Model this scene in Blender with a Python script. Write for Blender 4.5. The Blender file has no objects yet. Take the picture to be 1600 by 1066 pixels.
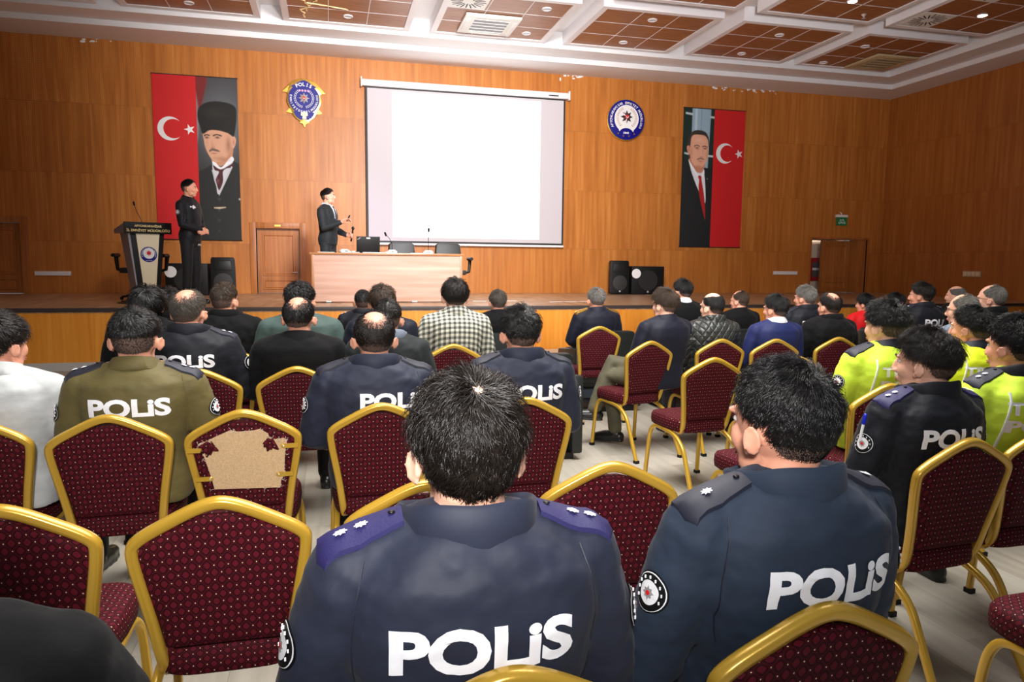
import bpy, bmesh, math, random
import numpy as np
from math import sin, cos, pi, radians as R
from mathutils import Vector, Matrix, noise as mnoise
from mathutils.bvhtree import BVHTree
random.seed(7); rng = np.random.default_rng(7)
scene = bpy.context.scene
col = scene.collection

# ------------------------------------------------------------------ camera
F_PX, CAM_H = 1125.0, 1.5
YAW, PITCH, ROLL = R(14.2), R(6.18), R(.56)
_f0 = Vector((sin(YAW), cos(YAW), 0)); _r0 = Vector((cos(YAW), -sin(YAW), 0)); _u0 = Vector((0, 0, 1))
_f = _f0*cos(PITCH) - _u0*sin(PITCH); _u = _u0*cos(PITCH) + _f0*sin(PITCH)
_r = _r0*cos(ROLL) + _u*sin(ROLL); _uu = _u*cos(ROLL) - _r0*sin(ROLL)
cam_d = bpy.data.cameras.new('camera'); cam = bpy.data.objects.new('camera', cam_d); col.objects.link(cam)
cam_d.sensor_width = 36; cam_d.lens = 36*F_PX/1600; cam_d.clip_start = .05; cam_d.clip_end = 100
m3 = Matrix((_r, _uu, -_f)).transposed()
cam.matrix_world = Matrix.Translation((0, 0, CAM_H)) @ m3.to_4x4()
scene.camera = cam
CV = Vector((0, 0, CAM_H))
def ray(x, y): return _f + _r*((x-800)/F_PX) + _uu*((533-y)/F_PX)
def atY(x, y, Y): d = ray(x, y); return CV + d*(Y/d.y)
def atX(x, y, X): d = ray(x, y); return CV + d*(X/d.x)
def atz(x, y, z): d = ray(x, y); return CV + d*((z-CAM_H)/d.z)

# ------------------------------------------------------------------ world, lights, exposure
scene.view_settings.view_transform = 'Standard'; scene.view_settings.look = 'None'
scene.view_settings.gamma = 1; scene.view_settings.use_curve_mapping = False
scene.view_settings.exposure = 0.35
w = bpy.data.worlds.new('world'); scene.world = w; w.use_nodes = True
w.node_tree.nodes['Background'].inputs[0].default_value = (.80, .88, 1, 1)
w.node_tree.nodes['Background'].inputs[1].default_value = .13
def area(name, loc, target, size, power, color=(1, 1, 1), sy=None, spread=180):
    l = bpy.data.lights.new(name, 'AREA'); l.energy = power; l.color = color; l.size = size
    if sy: l.shape = 'RECTANGLE'; l.size_y = sy
    l.spread = R(spread)
    o = bpy.data.objects.new(name, l); col.objects.link(o); o.location = loc
    o.rotation_euler = (Vector(target)-Vector(loc)).to_track_quat('-Z', 'Y').to_euler(); return o
def spot(name, loc, target, power, angle, blend=1, color=(1, 1, 1), rad=.3):
    l = bpy.data.lights.new(name, 'SPOT'); l.energy = power; l.color = color; l.spot_size = R(angle); l.spot_blend = blend; l.shadow_soft_size = rad
    o = bpy.data.objects.new(name, l); col.objects.link(o); o.location = loc
    o.rotation_euler = (Vector(target)-Vector(loc)).to_track_quat('-Z', 'Y').to_euler(); return o
# photographer's flash (on the camera and bounced), added fills for seats, corridor and stage wall, projector
spot('camera_flash', (-.1, -.35, 2.05), (1.2, 10, 1.2), 440, 88, 1, (1, .98, .96), .16)
spot('bounced_flash', (1.6, .6, 2.8), (4.0, 11.5, 6.2), 2900, 84, 1, (1, .96, .97), .5)
area('seat_fill', (1.5, 3.8, 5.4), (1.5, 4.6, 0), 4.5, 330, (1, .97, .93), 3.5, 140)  # added fill panel under the ceiling, not a lit fitting of the hall
area('corridor_fill', (12.4, 16.3, 2.9), (12.4, 16.4, 0), .5, 30, (1, .95, .88))  # added fill so the fire cabinet is not dark
spot('stage_wall_fill', (1.6, 4.6, 4.9), (1.9, 15.5, 3.3), 3700, 70, 1, (1, .96, .92), .5)  # added spot: brightens the wall centre and falls off towards its edges
spot('projector_light', (2.2, 8.0, 5.2), (.2, 14.4, 1.6), 560, 36, 1, (.82, .72, 1), .1)

# ------------------------------------------------------------------ helpers
def tag(o, label=None, cat=None, group=None, kind=None):
    if label: o['label'] = label
    if cat: o['category'] = cat
    if group: o['group'] = group
    if kind: o['kind'] = kind
    return o
def empty(name, loc=(0, 0, 0), rz=0, label=None, cat=None, group=None):
    o = bpy.data.objects.new(name, None); col.objects.link(o); o.location = loc; o.rotation_euler = (0, 0, rz)
    o.empty_display_size = .1
    return tag(o, label, cat, group)
def link(name, me, mat=None, parent=None):
    o = bpy.data.objects.new(name, me); col.objects.link(o)
    if mat is not None:
        if len(me.materials) == 0: me.materials.append(mat)
        o.material_slots[0].link = 'OBJECT'; o.material_slots[0].material = mat
    if parent is not None: o.parent = parent
    return o
def frames(pts, hint):
    P = [Vector(p) for p in pts]; n = len(P); out = []
    up = Vector(hint)
    for i in range(n):
        a = P[max(i-1, 0)]; b = P[min(i+1, n-1)]
        t = (b-a)
        t = t.normalized() if t.length > 1e-9 else Vector((0, 0, 1))
        u = up - t*up.dot(t)
        if u.length < 1e-4: u = t.orthogonal()
        u.normalize(); up = u
        out.append((P[i], t, u, t.cross(u)))
    return out
class MB:
    def __init__(s): s.v = []; s.f = []; s.m = []
    def add(s, vs, fs, mi=0):
        k = len(s.v); s.v += [tuple(p) for p in vs]; s.f += [tuple(i+k for i in f) for f in fs]; s.m += [mi]*len(fs); return s
    def box(s, x0, x1, y0, y1, z0, z1, mi=0, M=None):
        vs = [Vector(p) for p in ((x0,y0,z0),(x1,y0,z0),(x1,y1,z0),(x0,y1,z0),(x0,y0,z1),(x1,y0,z1),(x1,y1,z1),(x0,y1,z1))]
        if M: vs = [M@p for p in vs]
        return s.add(vs, [(0,3,2,1),(4,5,6,7),(0,1,5,4),(1,2,6,5),(2,3,7,6),(3,0,4,7)], mi)
    def quad(s, a, b, c, d, mi=0): return s.add([a, b, c, d], [(0, 1, 2, 3)], mi)
    def loft(s, rings, mi=0, caps=True, closed=False):
        n = len(rings[0]); vs = [p for r in rings for p in r]; fs = []
        m = len(rings)
        for i in range(m if closed else m-1):
            j = (i+1) % m
            for k in range(n): l = (k+1) % n; fs.append((i*n+k, i*n+l, j*n+l, j*n+k))
        if caps and not closed: fs.append(tuple(range(n-1, -1, -1))); fs.append(tuple((m-1)*n+k for k in range(n)))
        return s.add(vs, fs, mi)
    def tube(s, pts, r, n=8, hint=(0, 0, 1), sec=None, ball=False, mi=0, closed=False):
        fr = frames(pts, hint); rr = r if isinstance(r, (list, tuple)) else [r]*len(pts)
        rings = []
        if sec is None: sec = [(cos(2*pi*k/n), sin(2*pi*k/n)) for k in range(n)]
        if ball:
            P, t, u, b = fr[0]
            for a in (80, 55, 28): rings.append([P - t*rr[0]*sin(R(a)) + (u*x+b*y)*rr[0]*cos(R(a)) for x, y in sec])
        for (P, t, u, b), q in zip(fr, rr): rings.append([P + (u*x+b*y)*q for x, y in sec])
        if ball:
            P, t, u, b = fr[-1]
            for a in (28, 55, 80): rings.append([P + t*rr[-1]*sin(R(a)) + (u*x+b*y)*rr[-1]*cos(R(a)) for x, y in sec])
        return s.loft(rings, mi, closed=closed)
    def ell(s, c, r, n=16, m=10, M=None, mi=0):
        c = Vector(c); rings = []
        for i in range(1, m):
            a = pi*i/m; ring = []
            for k in range(n):
                p = Vector((r[0]*sin(a)*cos(2*pi*k/n), r[1]*sin(a)*sin(2*pi*k/n), -r[2]*cos(a)))
                ring.append(c + (M@p if M else p))
            rings.append(ring)
        return s.loft(rings, mi)
    def disc(s, c, r, y0, y1, n=32, mi=0):        # a disc facing -y
        s.prism([(c[0]+r*cos(2*pi*k/n), c[1]+r*sin(2*pi*k/n)) for k in range(n)], y0, y1, mi); return s
    def prism(s, poly, y0, y1, mi=0, ax='y'):
        def P(u, v, w): return (u, w, v) if ax == 'y' else ((u, v, w) if ax == 'z' else (w, u, v))
        n = len(poly); vs = [P(u, v, y0) for u, v in poly] + [P(u, v, y1) for u, v in poly]
        fs = [tuple(range(n)), tuple(range(2*n-1, n-1, -1))] + [(k, k+n, (k+1) % n+n, (k+1) % n) for k in range(n)]
        return s.add(vs, fs, mi)
    def mesh(s, name, smooth=None, fix=True):
        me = bpy.data.meshes.new(name); me.from_pydata(s.v, [], s.f)
        if any(s.m): me.polygons.foreach_set('material_index', s.m)
        if fix:
            bm = bmesh.new(); bm.from_mesh(me); bmesh.ops.recalc_face_normals(bm, faces=bm.faces); bm.to_mesh(me); bm.free()
        if smooth is not None:
            me.polygons.foreach_set('use_smooth', [True]*len(me.polygons)); me.set_sharp_from_angle(angle=R(smooth))
        me.update(); return me
    def build(s, name, mat, parent=None, smooth=None, bevel=0, mats=None):
        me = s.mesh(name, smooth)
        if bevel:
            bm = bmesh.new(); bm.from_mesh(me)
            ed = [e for e in bm.edges if e.is_manifold and e.calc_face_angle(0) > .7]
            bmesh.ops.bevel(bm, geom=ed, offset=bevel, segments=2, affect='EDGES', profile=.6, clamp_overlap=True); bm.to_mesh(me); bm.free()
            me.polygons.foreach_set('use_smooth', [True]*len(me.polygons)); me.set_sharp_from_angle(angle=R(40))
        if mats:
            for q in mats: me.materials.append(q)
            o = bpy.data.objects.new(name, me); col.objects.link(o)
            if parent is not None: o.parent = parent
            return o
        return link(name, me, mat, parent)
def evaluated(me, mods):
    o = bpy.data.objects.new('t', me); col.objects.link(o)
    for typ, kw in mods:
        md = o.modifiers.new('m', typ)
        for k, v in kw.items(): setattr(md, k, v)
    dg = bpy.context.evaluated_depsgraph_get(); dg.update()
    out = bpy.data.meshes.new_from_object(o.evaluated_get(dg), preserve_all_data_layers=False, depsgraph=dg)
    bpy.data.objects.remove(o); out.materials.clear(); return out
_tex = {}
def clouds(sc):
    if sc not in _tex:
        t = bpy.data.textures.new('folds', 'CLOUDS'); t.noise_scale = sc; t.noise_depth = 2; _tex[sc] = t
    return _tex[sc]
def fuse(mb, voxel, iters=4, disp=0, dscale=.1, fine=0):
    me = mb.mesh('f')
    mods = [('REMESH', dict(mode='VOXEL', voxel_size=voxel, use_smooth_shade=True)), ('SMOOTH', dict(factor=.5, iterations=iters))]
    if disp: mods.append(('DISPLACE', dict(strength=disp, mid_level=.5, texture=clouds(dscale), texture_coords='LOCAL')))
    if fine: mods.append(('DISPLACE', dict(strength=disp*fine, mid_level=.5, texture=clouds(dscale*.38), texture_coords='LOCAL')))
    out = evaluated(me, mods)
    out.polygons.foreach_set('use_smooth', [True]*len(out.polygons)); return out
def bvh(me): return BVHTree.FromPolygons([v.co.copy() for v in me.vertices], [tuple(p.vertices) for p in me.polygons])

# ------------------------------------------------------------------ materials
def newmat(name):
    m = bpy.data.materials.new(name); m.use_nodes = True; nt = m.node_tree
    return m, nt, nt.nodes['Principled BSDF']
def mat(name, c, rough=.6, metal=0, bump=0, bscale=60, var=0, vscale=4, emit=0, spec=.5, sheen=0, stretch=(1, 1, 1), ecol=None, coat=0):
    m, nt, b = newmat(name); b.inputs['Base Color'].default_value = (*c, 1); b.inputs['Roughness'].default_value = rough
    b.inputs['Metallic'].default_value = metal; b.inputs['Specular IOR Level'].default_value = spec
    if sheen: b.inputs['Sheen Weight'].default_value = sheen
    if coat: b.inputs['Coat Weight'].default_value = coat
    if emit: b.inputs['Emission Color'].default_value = (*(ecol or c), 1); b.inputs['Emission Strength'].default_value = emit
    if bump or var:
        tc = nt.nodes.new('ShaderNodeTexCoord'); mp = nt.nodes.new('ShaderNodeMapping'); mp.inputs['Scale'].default_value = stretch
        nt.links.new(tc.outputs['Object'], mp.inputs[0])
    if bump:
        n = nt.nodes.new('ShaderNodeTexNoise'); n.inputs['Scale'].default_value = bscale; n.inputs['Detail'].default_value = 4
        bp = nt.nodes.new('ShaderNodeBump'); bp.inputs['Strength'].default_value = bump; bp.inputs['Distance'].default_value = .01
        nt.links.new(mp.outputs[0], n.inputs['Vector']); nt.links.new(n.outputs[0], bp.inputs['Height']); nt.links.new(bp.outputs[0], b.inputs['Normal'])
    if var:
        n = nt.nodes.new('ShaderNodeTexNoise'); n.inputs['Scale'].default_value = vscale; n.inputs['Detail'].default_value = 5
        cr = nt.nodes.new('ShaderNodeValToRGB'); cr.color_ramp.elements[0].position = .3; cr.color_ramp.elements[1].position = .7
        cr.color_ramp.elements[0].color = (*[x*(1-var) for x in c], 1); cr.color_ramp.elements[1].color = (*[min(1, x*(1+var)) for x in c], 1)
        nt.links.new(mp.outputs[0], n.inputs['Vector']); nt.links.new(n.outputs[0], cr.inputs[0]); nt.links.new(cr.outputs[0], b.inputs['Base Color'])
    return m
class N:                                            # tiny node-graph helper
    def __init__(s, nt): s.nt = nt
    def math(s, op, a, b=None, c=None):
        n = s.nt.nodes.new('ShaderNodeMath'); n.operation = op
        for i, x in enumerate((a, b, c)):
            if x is None: continue
            if isinstance(x, (int, float)): n.inputs[i].default_value = x
            else: s.nt.links.new(x, n.inputs[i])
        return n.outputs[0]
    def mix(s, f, a, b):
        n = s.nt.nodes.new('ShaderNodeMix'); n.data_type = 'RGBA'
        for i, x in ((0, f), (6, a), (7, b)):
            if isinstance(x, (int, float)): n.inputs[i].default_value = x
            elif isinstance(x, tuple): n.inputs[i].default_value = (*x, 1)
            else: s.nt.links.new(x, n.inputs[i])
        return n.outputs[2]
    def xyz(s, kind='Object'):
        tc = s.nt.nodes.new('ShaderNodeTexCoord'); sp = s.nt.nodes.new('ShaderNodeSeparateXYZ'); s.nt.links.new(tc.outputs[kind], sp.inputs[0]); s.tc = tc.outputs[kind]
        return sp.outputs
    def vec(s, a, b, c):
        n = s.nt.nodes.new('ShaderNodeCombineXYZ')
        for i, x in enumerate((a, b, c)):
            if isinstance(x, (int, float)): n.inputs[i].default_value = x
            else: s.nt.links.new(x, n.inputs[i])
        return n.outputs[0]
    def noise(s, v, sc, det=3):
        n = s.nt.nodes.new('ShaderNodeTexNoise'); n.inputs['Scale'].default_value = sc; n.inputs['Detail'].default_value = det; s.nt.links.new(v, n.inputs['Vector']); return n.outputs[0]
    def white(s, v):
        n = s.nt.nodes.new('ShaderNodeTexWhiteNoise'); s.nt.links.new(v, n.inputs['Vector']); return n.outputs['Value']
    def ramp(s, f, st):
        n = s.nt.nodes.new('ShaderNodeValToRGB'); e = n.color_ramp.elements
        while len(e) < len(st): e.new(.5)
        for q, (p, c) in zip(e, st): q.position = p; q.color = (*c, 1)
        s.nt.links.new(f, n.inputs[0]); return n.outputs[0]
def veneer(name, c0, c1, c2, horiz='x', pw=.62, ph=1.29, z0=.54, grain=1.0, dots=True, rough=.42, seam=.55, vert=True):
    m, nt, b = newmat(name); g = N(nt); x, y, z = g.xyz()
    u = x if horiz == 'x' else y
    if not vert: u, z = z, u
    pu = g.math('FLOOR', g.math('DIVIDE', u, pw)); pz = g.math('FLOOR', g.math('DIVIDE', g.math('SUBTRACT', z, z0), ph))
    rnd = g.white(g.vec(pu, pz, 3.3))
    v = g.vec(g.math('ADD', g.math('MULTIPLY', u, 16*grain), g.math('MULTIPLY', rnd, 40)), g.math('MULTIPLY', pz, 7.7), g.math('MULTIPLY', z, .8*grain))
    n1 = g.noise(v, 1.0, 5)
    v2 = g.vec(g.math('MULTIPLY', u, 3*grain), 0.0, g.math('MULTIPLY', z, .35)); n2 = g.noise(v2, 1.0, 2)
    f = g.math('ADD', g.math('ADD', g.math('MULTIPLY', n1, .62), g.math('MULTIPLY', n2, .3)), g.math('MULTIPLY', rnd, .06))
    c = g.ramp(f, [(.34, c0), (.5, c1), (.66, c2)])
    su = g.math('LESS_THAN', g.math('ABSOLUTE', g.math('SUBTRACT', g.math('FRACT', g.math('DIVIDE', u, pw)), .5)), .5-.0025/pw)
    sz = g.math('LESS_THAN', g.math('ABSOLUTE', g.math('SUBTRACT', g.math('FRACT', g.math('DIVIDE', g.math('SUBTRACT', z, z0), ph)), .5)), .5-.005/ph)
    s_ = g.math('ADD', g.math('MULTIPLY', g.math('ADD', g.math('MULTIPLY', su, .45), .55), sz), 0)
    c = g.mix(g.math('MULTIPLY', g.math('SUBTRACT', 1, s_), seam), c, tuple(q*.35 for q in c0))
    if dots:                                       # drilled acoustic holes
        a = g.math('SUBTRACT', g.math('FRACT', g.math('DIVIDE', u, .032)), .5); d = g.math('SUBTRACT', g.math('FRACT', g.math('DIVIDE', z, .032)), .5)
        r2 = g.math('ADD', g.math('MULTIPLY', a, a), g.math('MULTIPLY', d, d))
        c = g.mix(g.math('MULTIPLY', g.math('LESS_THAN', r2, .05), .5), c, tuple(q*.2 for q in c0))
    nt.links.new(c, b.inputs['Base Color']); b.inputs['Roughness'].default_value = rough; b.inputs['Specular IOR Level'].default_value = .35
    return m
def lin(r, g, b): return tuple(((x/255)/12.92 if x/255 <= .04045 else ((x/255+.055)/1.055)**2.4) for x in (r, g, b))
M_ = {}
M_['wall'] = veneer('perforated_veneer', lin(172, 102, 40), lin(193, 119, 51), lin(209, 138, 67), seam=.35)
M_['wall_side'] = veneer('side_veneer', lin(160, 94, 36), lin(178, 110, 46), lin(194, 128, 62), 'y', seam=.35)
M_['stage_front'] = veneer('stage_front_veneer', lin(204, 126, 34), lin(216, 140, 46), lin(226, 156, 62), 'x', 1.2, 3, -1, 1.1, False)
M_['door'] = veneer('door_veneer', lin(158, 92, 40), lin(176, 108, 52), lin(190, 122, 64), 'x', 9, 9, -3, 1.5, False)
M_['tablefront'] = veneer('desk_veneer', lin(172, 132, 112), lin(188, 148, 130), lin(202, 164, 146), 'x', 9, 9, -3, 1.0, False, vert=False)  # pink of the projector light is mixed into the veneer colour
M_['tabletop'] = mat('desk_top_veneer', lin(160, 108, 66), .35, var=.12, vscale=3, stretch=(2, 20, 2))
def planks(name, cs, pw, pl, rough, ang=0, gloss=.4):
    m, nt, b = newmat(name); g = N(nt); x, y, z = g.xyz()
    row = g.math('FLOOR', g.math('DIVIDE', x, pw)); yo = g.math('ADD', y, g.math('MULTIPLY', g.white(g.vec(row, 1.0, 0.0)), pl))
    pk = g.math('FLOOR', g.math('DIVIDE', yo, pl)); rnd = g.white(g.vec(row, pk, 2.0))
    n1 = g.noise(g.vec(g.math('ADD', g.math('MULTIPLY', x, 22), g.math('MULTIPLY', rnd, 30)), g.math('MULTIPLY', y, 1.6), 0.0), 1.0, 5)
    n2 = g.noise(g.tc, 1.2, 3)
    f = g.math('ADD', g.math('ADD', g.math('MULTIPLY', n1, .5), g.math('MULTIPLY', rnd, .3)), g.math('MULTIPLY', n2, .25))
    c = g.ramp(f, [(.32, cs[0]), (.52, cs[1]), (.75, cs[2])])
    e = g.math('LESS_THAN', g.math('ABSOLUTE', g.math('SUBTRACT', g.math('FRACT', g.math('DIVIDE', x, pw)), .5)), .5-.0015/pw)
    c = g.mix(g.math('MULTIPLY', g.math('SUBTRACT', 1, e), .5), c, tuple(q*.4 for q in cs[0]))
    nt.links.new(c, b.inputs['Base Color']); b.inputs['Roughness'].default_value = rough; b.inputs['Specular IOR Level'].default_value = gloss
    return m
M_['floor'] = planks('grey_laminate', (lin(142, 135, 122), lin(160, 154, 142), lin(176, 170, 158)), .19, 1.3, .38)
M_['stage_floor'] = planks('stage_parquet', (lin(152, 118, 88), lin(178, 146, 114), lin(198, 170, 142)), .09, .6, .3)
M_['white'] = mat('white_plaster', (.80, .79, .80), .7, bump=.03, bscale=30)
M_['whitetrim'] = mat('white_trim', (.82, .80, .82), .5)
def tiles(name):
    m, nt, b = newmat(name); g = N(nt); x, y, z = g.xyz()
    n1 = g.noise(g.vec(g.math('MULTIPLY', x, 2.5), g.math('MULTIPLY', y, 26), 0.0), 1.0, 4)
    c = g.ramp(n1, [(.3, lin(136, 84, 46)), (.5, lin(152, 98, 58)), (.7, lin(166, 112, 72))])
    nt.links.new(c, b.inputs['Base Color']); b.inputs['Roughness'].default_value = .45; return m
M_['tile'] = tiles('ceiling_wood_tile')
M_['gold'] = mat('gold_paint', lin(206, 163, 56), .28, .35, bump=.02, bscale=200, spec=.6, coat=.3)
def fabric(name, hot):
    m, nt, b = newmat(name); g = N(nt); x, y, z = g.xyz(); P = .034
    nx = g.xyz('Normal')[0]; g.xyz('Object'); sm = g.math('GREATER_THAN', g.math('ABSOLUTE', nx), .75)
    u = g.math('DIVIDE', g.math('ADD', x, g.math('MULTIPLY', sm, y)), P); v = g.math('DIVIDE', g.math('SUBTRACT', z, g.math('MULTIPLY', g.math('SUBTRACT', 1, sm), g.math('ABSOLUTE', g.math('SUBTRACT', y, .275)))), P)
    a = g.math('ADD', u, v); d = g.math('SUBTRACT', u, v)
    fa = g.math('ABSOLUTE', g.math('SUBTRACT', g.math('FRACT', a), .5)); fd = g.math('ABSOLUTE', g.math('SUBTRACT', g.math('FRACT', d), .5))
    mx = g.math('POWER', g.math('ADD', g.math('POWER', fa, 3.2), g.math('POWER', fd, 3.2)), 1/3.2)     # rounded diamonds, 0 at the centre of each
    chk = g.math('MODULO', g.math('ABSOLUTE', g.math('FLOOR', a)), 2)
    c = g.ramp(mx, [(.27, hot), (.30, tuple(q*.2 for q in hot)), (.40, tuple(q*.22 for q in hot)), (.44, tuple(q*.55 for q in hot))])
    # woven white dots where the diamonds meet
    ga = g.math('SUBTRACT', .5, fa); gd = g.math('SUBTRACT', .5, fd)
    r2 = g.math('ADD', g.math('MULTIPLY', ga, ga), g.math('MULTIPLY', gd, gd))
    c = g.mix(g.math('LESS_THAN', r2, .0034), c, lin(235, 205, 170))
    nt.links.new(c, b.inputs['Base Color']); b.inputs['Roughness'].default_value = .75; b.inputs['Sheen Weight'].default_value = .0
    b.inputs['Specular IOR Level'].default_value = .15
    n = g.noise(g.tc, 900, 1); bp = nt.nodes.new('ShaderNodeBump'); bp.inputs['Strength'].default_value = .15; bp.inputs['Distance'].default_value = .002
    nt.links.new(n, bp.inputs['Height']); nt.links.new(bp.outputs[0], b.inputs['Normal'])
    return m
M_['fabric'] = fabric('maroon_diamond_fabric', lin(92, 18, 32))
M_['black'] = mat('black_plastic', (.005, .005, .0055), .5, spec=.25)
M_['darkmetal'] = mat('dark_metal', (.03, .03, .03), .4, .8)
M_['leather'] = mat('black_leather', (.011, .014, .013), .5, bump=.15, bscale=120)
M_['red'] = mat('banner_red', lin(206, 22, 26), .7)
M_['bwhite'] = mat('print_white', (.85, .85, .85), .7)
M_['screen'] = mat('screen_cloth', lin(196, 190, 196), .95, spec=.05)
M_['slide'] = mat('projected_slide', (1, 1, 1), .8, emit=1.3, ecol=(.95, .97, 1))
M_['sblack'] = mat('screen_border', (.01, .01, .012), .6)
M_['blue'] = mat('enamel_blue', lin(14, 12, 128), .45, spec=.3)
M_['egold'] = mat('polished_gold', lin(232, 190, 92), .25, .9)
M_['goldletter'] = mat('gold_letters', lin(240, 214, 150), .4)
M_['silver'] = mat('silver', (.75, .75, .77), .35, .7)
M_['grey'] = mat('grey_laminate_panel', lin(150, 148, 156), .5)
M_['cream'] = mat('cream_panel', lin(236, 222, 190), .5)
M_['skirt'] = mat('grey_skirting', lin(176, 172, 168), .5)
M_['skin'] = mat('skin', lin(224, 158, 130), .5, var=.06, vscale=30, bump=.05, bscale=150, sheen=.05)
M_['skin_pale'] = mat('skin_pale', lin(232, 178, 152), .5, var=.06, vscale=30, bump=.05, bscale=150)
for M in (M_['skin'], M_['skin_pale']):
    b = M.node_tree.nodes['Principled BSDF']; b.inputs['Subsurface Weight'].default_value = .12; b.inputs['Subsurface Radius'].default_value = (.02, .006, .003); b.inputs['Subsurface Scale'].default_value = .5
def hairmat(n, c, r=.3):
    m, nt, b = newmat(n); g = N(nt); ge = nt.nodes.new('ShaderNodeNewGeometry')
    cc = g.ramp(ge.outputs['Random Per Island'], [(0, tuple(x*.45 for x in c)), (.6, c), (1, tuple(min(1, x*1.7) for x in c))])
    nt.links.new(cc, b.inputs['Base Color']); b.inputs['Roughness'].default_value = r; b.inputs['Specular IOR Level'].default_value = .55; return m
M_['stubble'] = mat('shaved_stubble', lin(104, 82, 72), .7, var=.3, vscale=220)
M_['hair_black'] = hairmat('hair_black', (.010, .009, .009))
M_['hair_dark'] = hairmat('hair_dark_brown', (.012, .008, .006), .33)
M_['hair_brown'] = hairmat('hair_brown', (.055, .032, .018), .42)
M_['hair_grey'] = hairmat('hair_grey', (.20, .185, .165), .5)
M_['hair_mix'] = hairmat('hair_greying', (.085, .07, .055), .5)
def cloth(n, c, rough=.72, bump=.45, bscale=16, var=.12, sheen=.04, spec=.22): return mat(n, c, rough, bump=bump*.7, bscale=bscale, var=var, vscale=9, sheen=sheen, stretch=(1, 1, 1.8), spec=spec)
M_['softshell'] = cloth('navy_softshell', lin(40, 50, 66), .72, bump=.2, bscale=9)
M_['nylon'] = cloth('navy_nylon', lin(38, 42, 58), .6, bump=.3, bscale=8, spec=.25)
M_['blackcloth'] = cloth('black_cloth', (.006, .006, .0065), .8, spec=.12)
M_['blackjacket'] = cloth('black_jacket', (.010, .011, .016), .6, bump=.5)
M_['olive'] = cloth('olive_cloth', lin(98, 88, 52), .6)
M_['palecloth'] = cloth('pale_shirt', lin(196, 198, 198), .7, bump=.5, bscale=11)
M_['teal'] = cloth('teal_cloth', lin(72, 90, 86), .7)
M_['bluesuit'] = cloth('blue_suit', lin(30, 38, 84), .6, bump=.15)
M_['navysuit'] = cloth('navy_suit', lin(22, 24, 38), .6, bump=.15)
M_['redcloth'] = cloth('red_cloth', lin(214, 22, 26), .6)
M_['greycloth'] = cloth('grey_cloth', lin(112, 122, 136), .6)
M_['charcoal'] = cloth('charcoal_suit', lin(34, 38, 40), .7, bump=.12)
M_['neon'] = cloth('fluorescent_yellow', lin(212, 242, 72), .6, bump=.3)
M_['neon2'] = cloth('fluorescent_lime', lin(226, 240, 44), .6, bump=.3)
M_['trousers'] = cloth('dark_trousers', (.014, .014, .017), .7)
M_['olivetrousers'] = cloth('olive_grey_trousers', lin(88, 84, 66), .7)
M_['epaulette'] = mat('epaulette_cloth', lin(34, 30, 82), .6, bump=.1, bscale=300)
M_['epaulette_dark'] = mat('epaulette_dark', lin(26, 28, 44), .6)
M_['reflect'] = mat('reflective_white', (.95, .95, 1), .5, sheen=.3)
M_['reflect2'] = mat('reflective_silver', (.72, .76, .72), .5)
M_['shirtwhite'] = mat('white_collar', (.82, .82, .84), .7)
M_['shoe'] = mat('black_shoe', (.01, .01, .01), .3)
M_['eye'] = mat('eye_white', (.75, .73, .7), .2); M_['iris'] = mat('eye_dark', (.02, .012, .008), .15)
M_['lip'] = mat('lips', lin(176, 92, 84), .5)
M_['chip'] = mat('chipboard', lin(206, 172, 130), .85, bump=.3, bscale=250, var=.16, vscale=160)
M_['thread'] = mat('frayed_thread', lin(214, 196, 180), .8)
M_['extgreen'] = mat('exit_green', lin(10, 96, 52), .4, emit=.15)
M_['lamp'] = mat('lamp_glow', (1, .95, .85), .5, emit=30, ecol=(1, .93, .78))
M_['lampoff'] = mat('lamp_glass', (.62, .62, .66), .4)
M_['louver'] = mat('louver_grey', (.22, .23, .25), .5)
M_['acwhite'] = mat('aircon_white', (.80, .81, .78), .45)
M_['acbeige'] = mat('aircon_beige', lin(190, 170, 130), .5)
M_['firered'] = mat('fire_red', lin(170, 10, 18), .4)
M_['corr'] = mat('corridor_plaster', lin(226, 208, 182), .8)
def plaid():
    m, nt, b = newmat('gingham'); g = N(nt); x, y, z = g.xyz()
    a = g.math('LESS_THAN', g.math('FRACT', g.math('DIVIDE', x, .034)), .5); d = g.math('LESS_THAN', g.math('FRACT', g.math('DIVIDE', g.math('ADD', z, g.math('MULTIPLY', y, .6)), .034)), .5)
    c = g.ramp(g.math('DIVIDE', g.math('ADD', a, d), 2), [(.2, lin(226, 222, 204)), (.5, lin(146, 146, 134)), (.8, lin(70, 74, 72))])
    nt.links.new(c, b.inputs['Base Color']); b.inputs['Roughness'].default_value = .8; return m
M_['plaid'] = plaid()
def quilt():
    m, nt, b = newmat('quilted_black'); g = N(nt); x, y, z = g.xyz(); P = .06
    a = g.math('DIVIDE', g.math('ADD', x, g.math('MULTIPLY', z, .8)), P); d = g.math('DIVIDE', g.math('SUBTRACT', x, g.math('MULTIPLY', z, .8)), P)
    fa = g.math('SUBTRACT', .5, g.math('ABSOLUTE', g.math('SUBTRACT', g.math('FRACT', a), .5))); fd = g.math('SUBTRACT', .5, g.math('ABSOLUTE', g.math('SUBTRACT', g.math('FRACT', d), .5)))
    h = g.math('MINIMUM', fa, fd); h = g.math('POWER', h, .4)
    bp = nt.nodes.new('ShaderNodeBump'); bp.inputs['Strength'].default_value = 1; bp.inputs['Distance'].default_value = .012
    nt.links.new(h, bp.inputs['Height']); nt.links.new(bp.outputs[0], b.inputs['Normal'])
    b.inputs['Base Color'].default_value = (.03, .032, .03, 1); b.inputs['Roughness'].default_value = .36; return m
M_['quilt'] = quilt()

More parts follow.
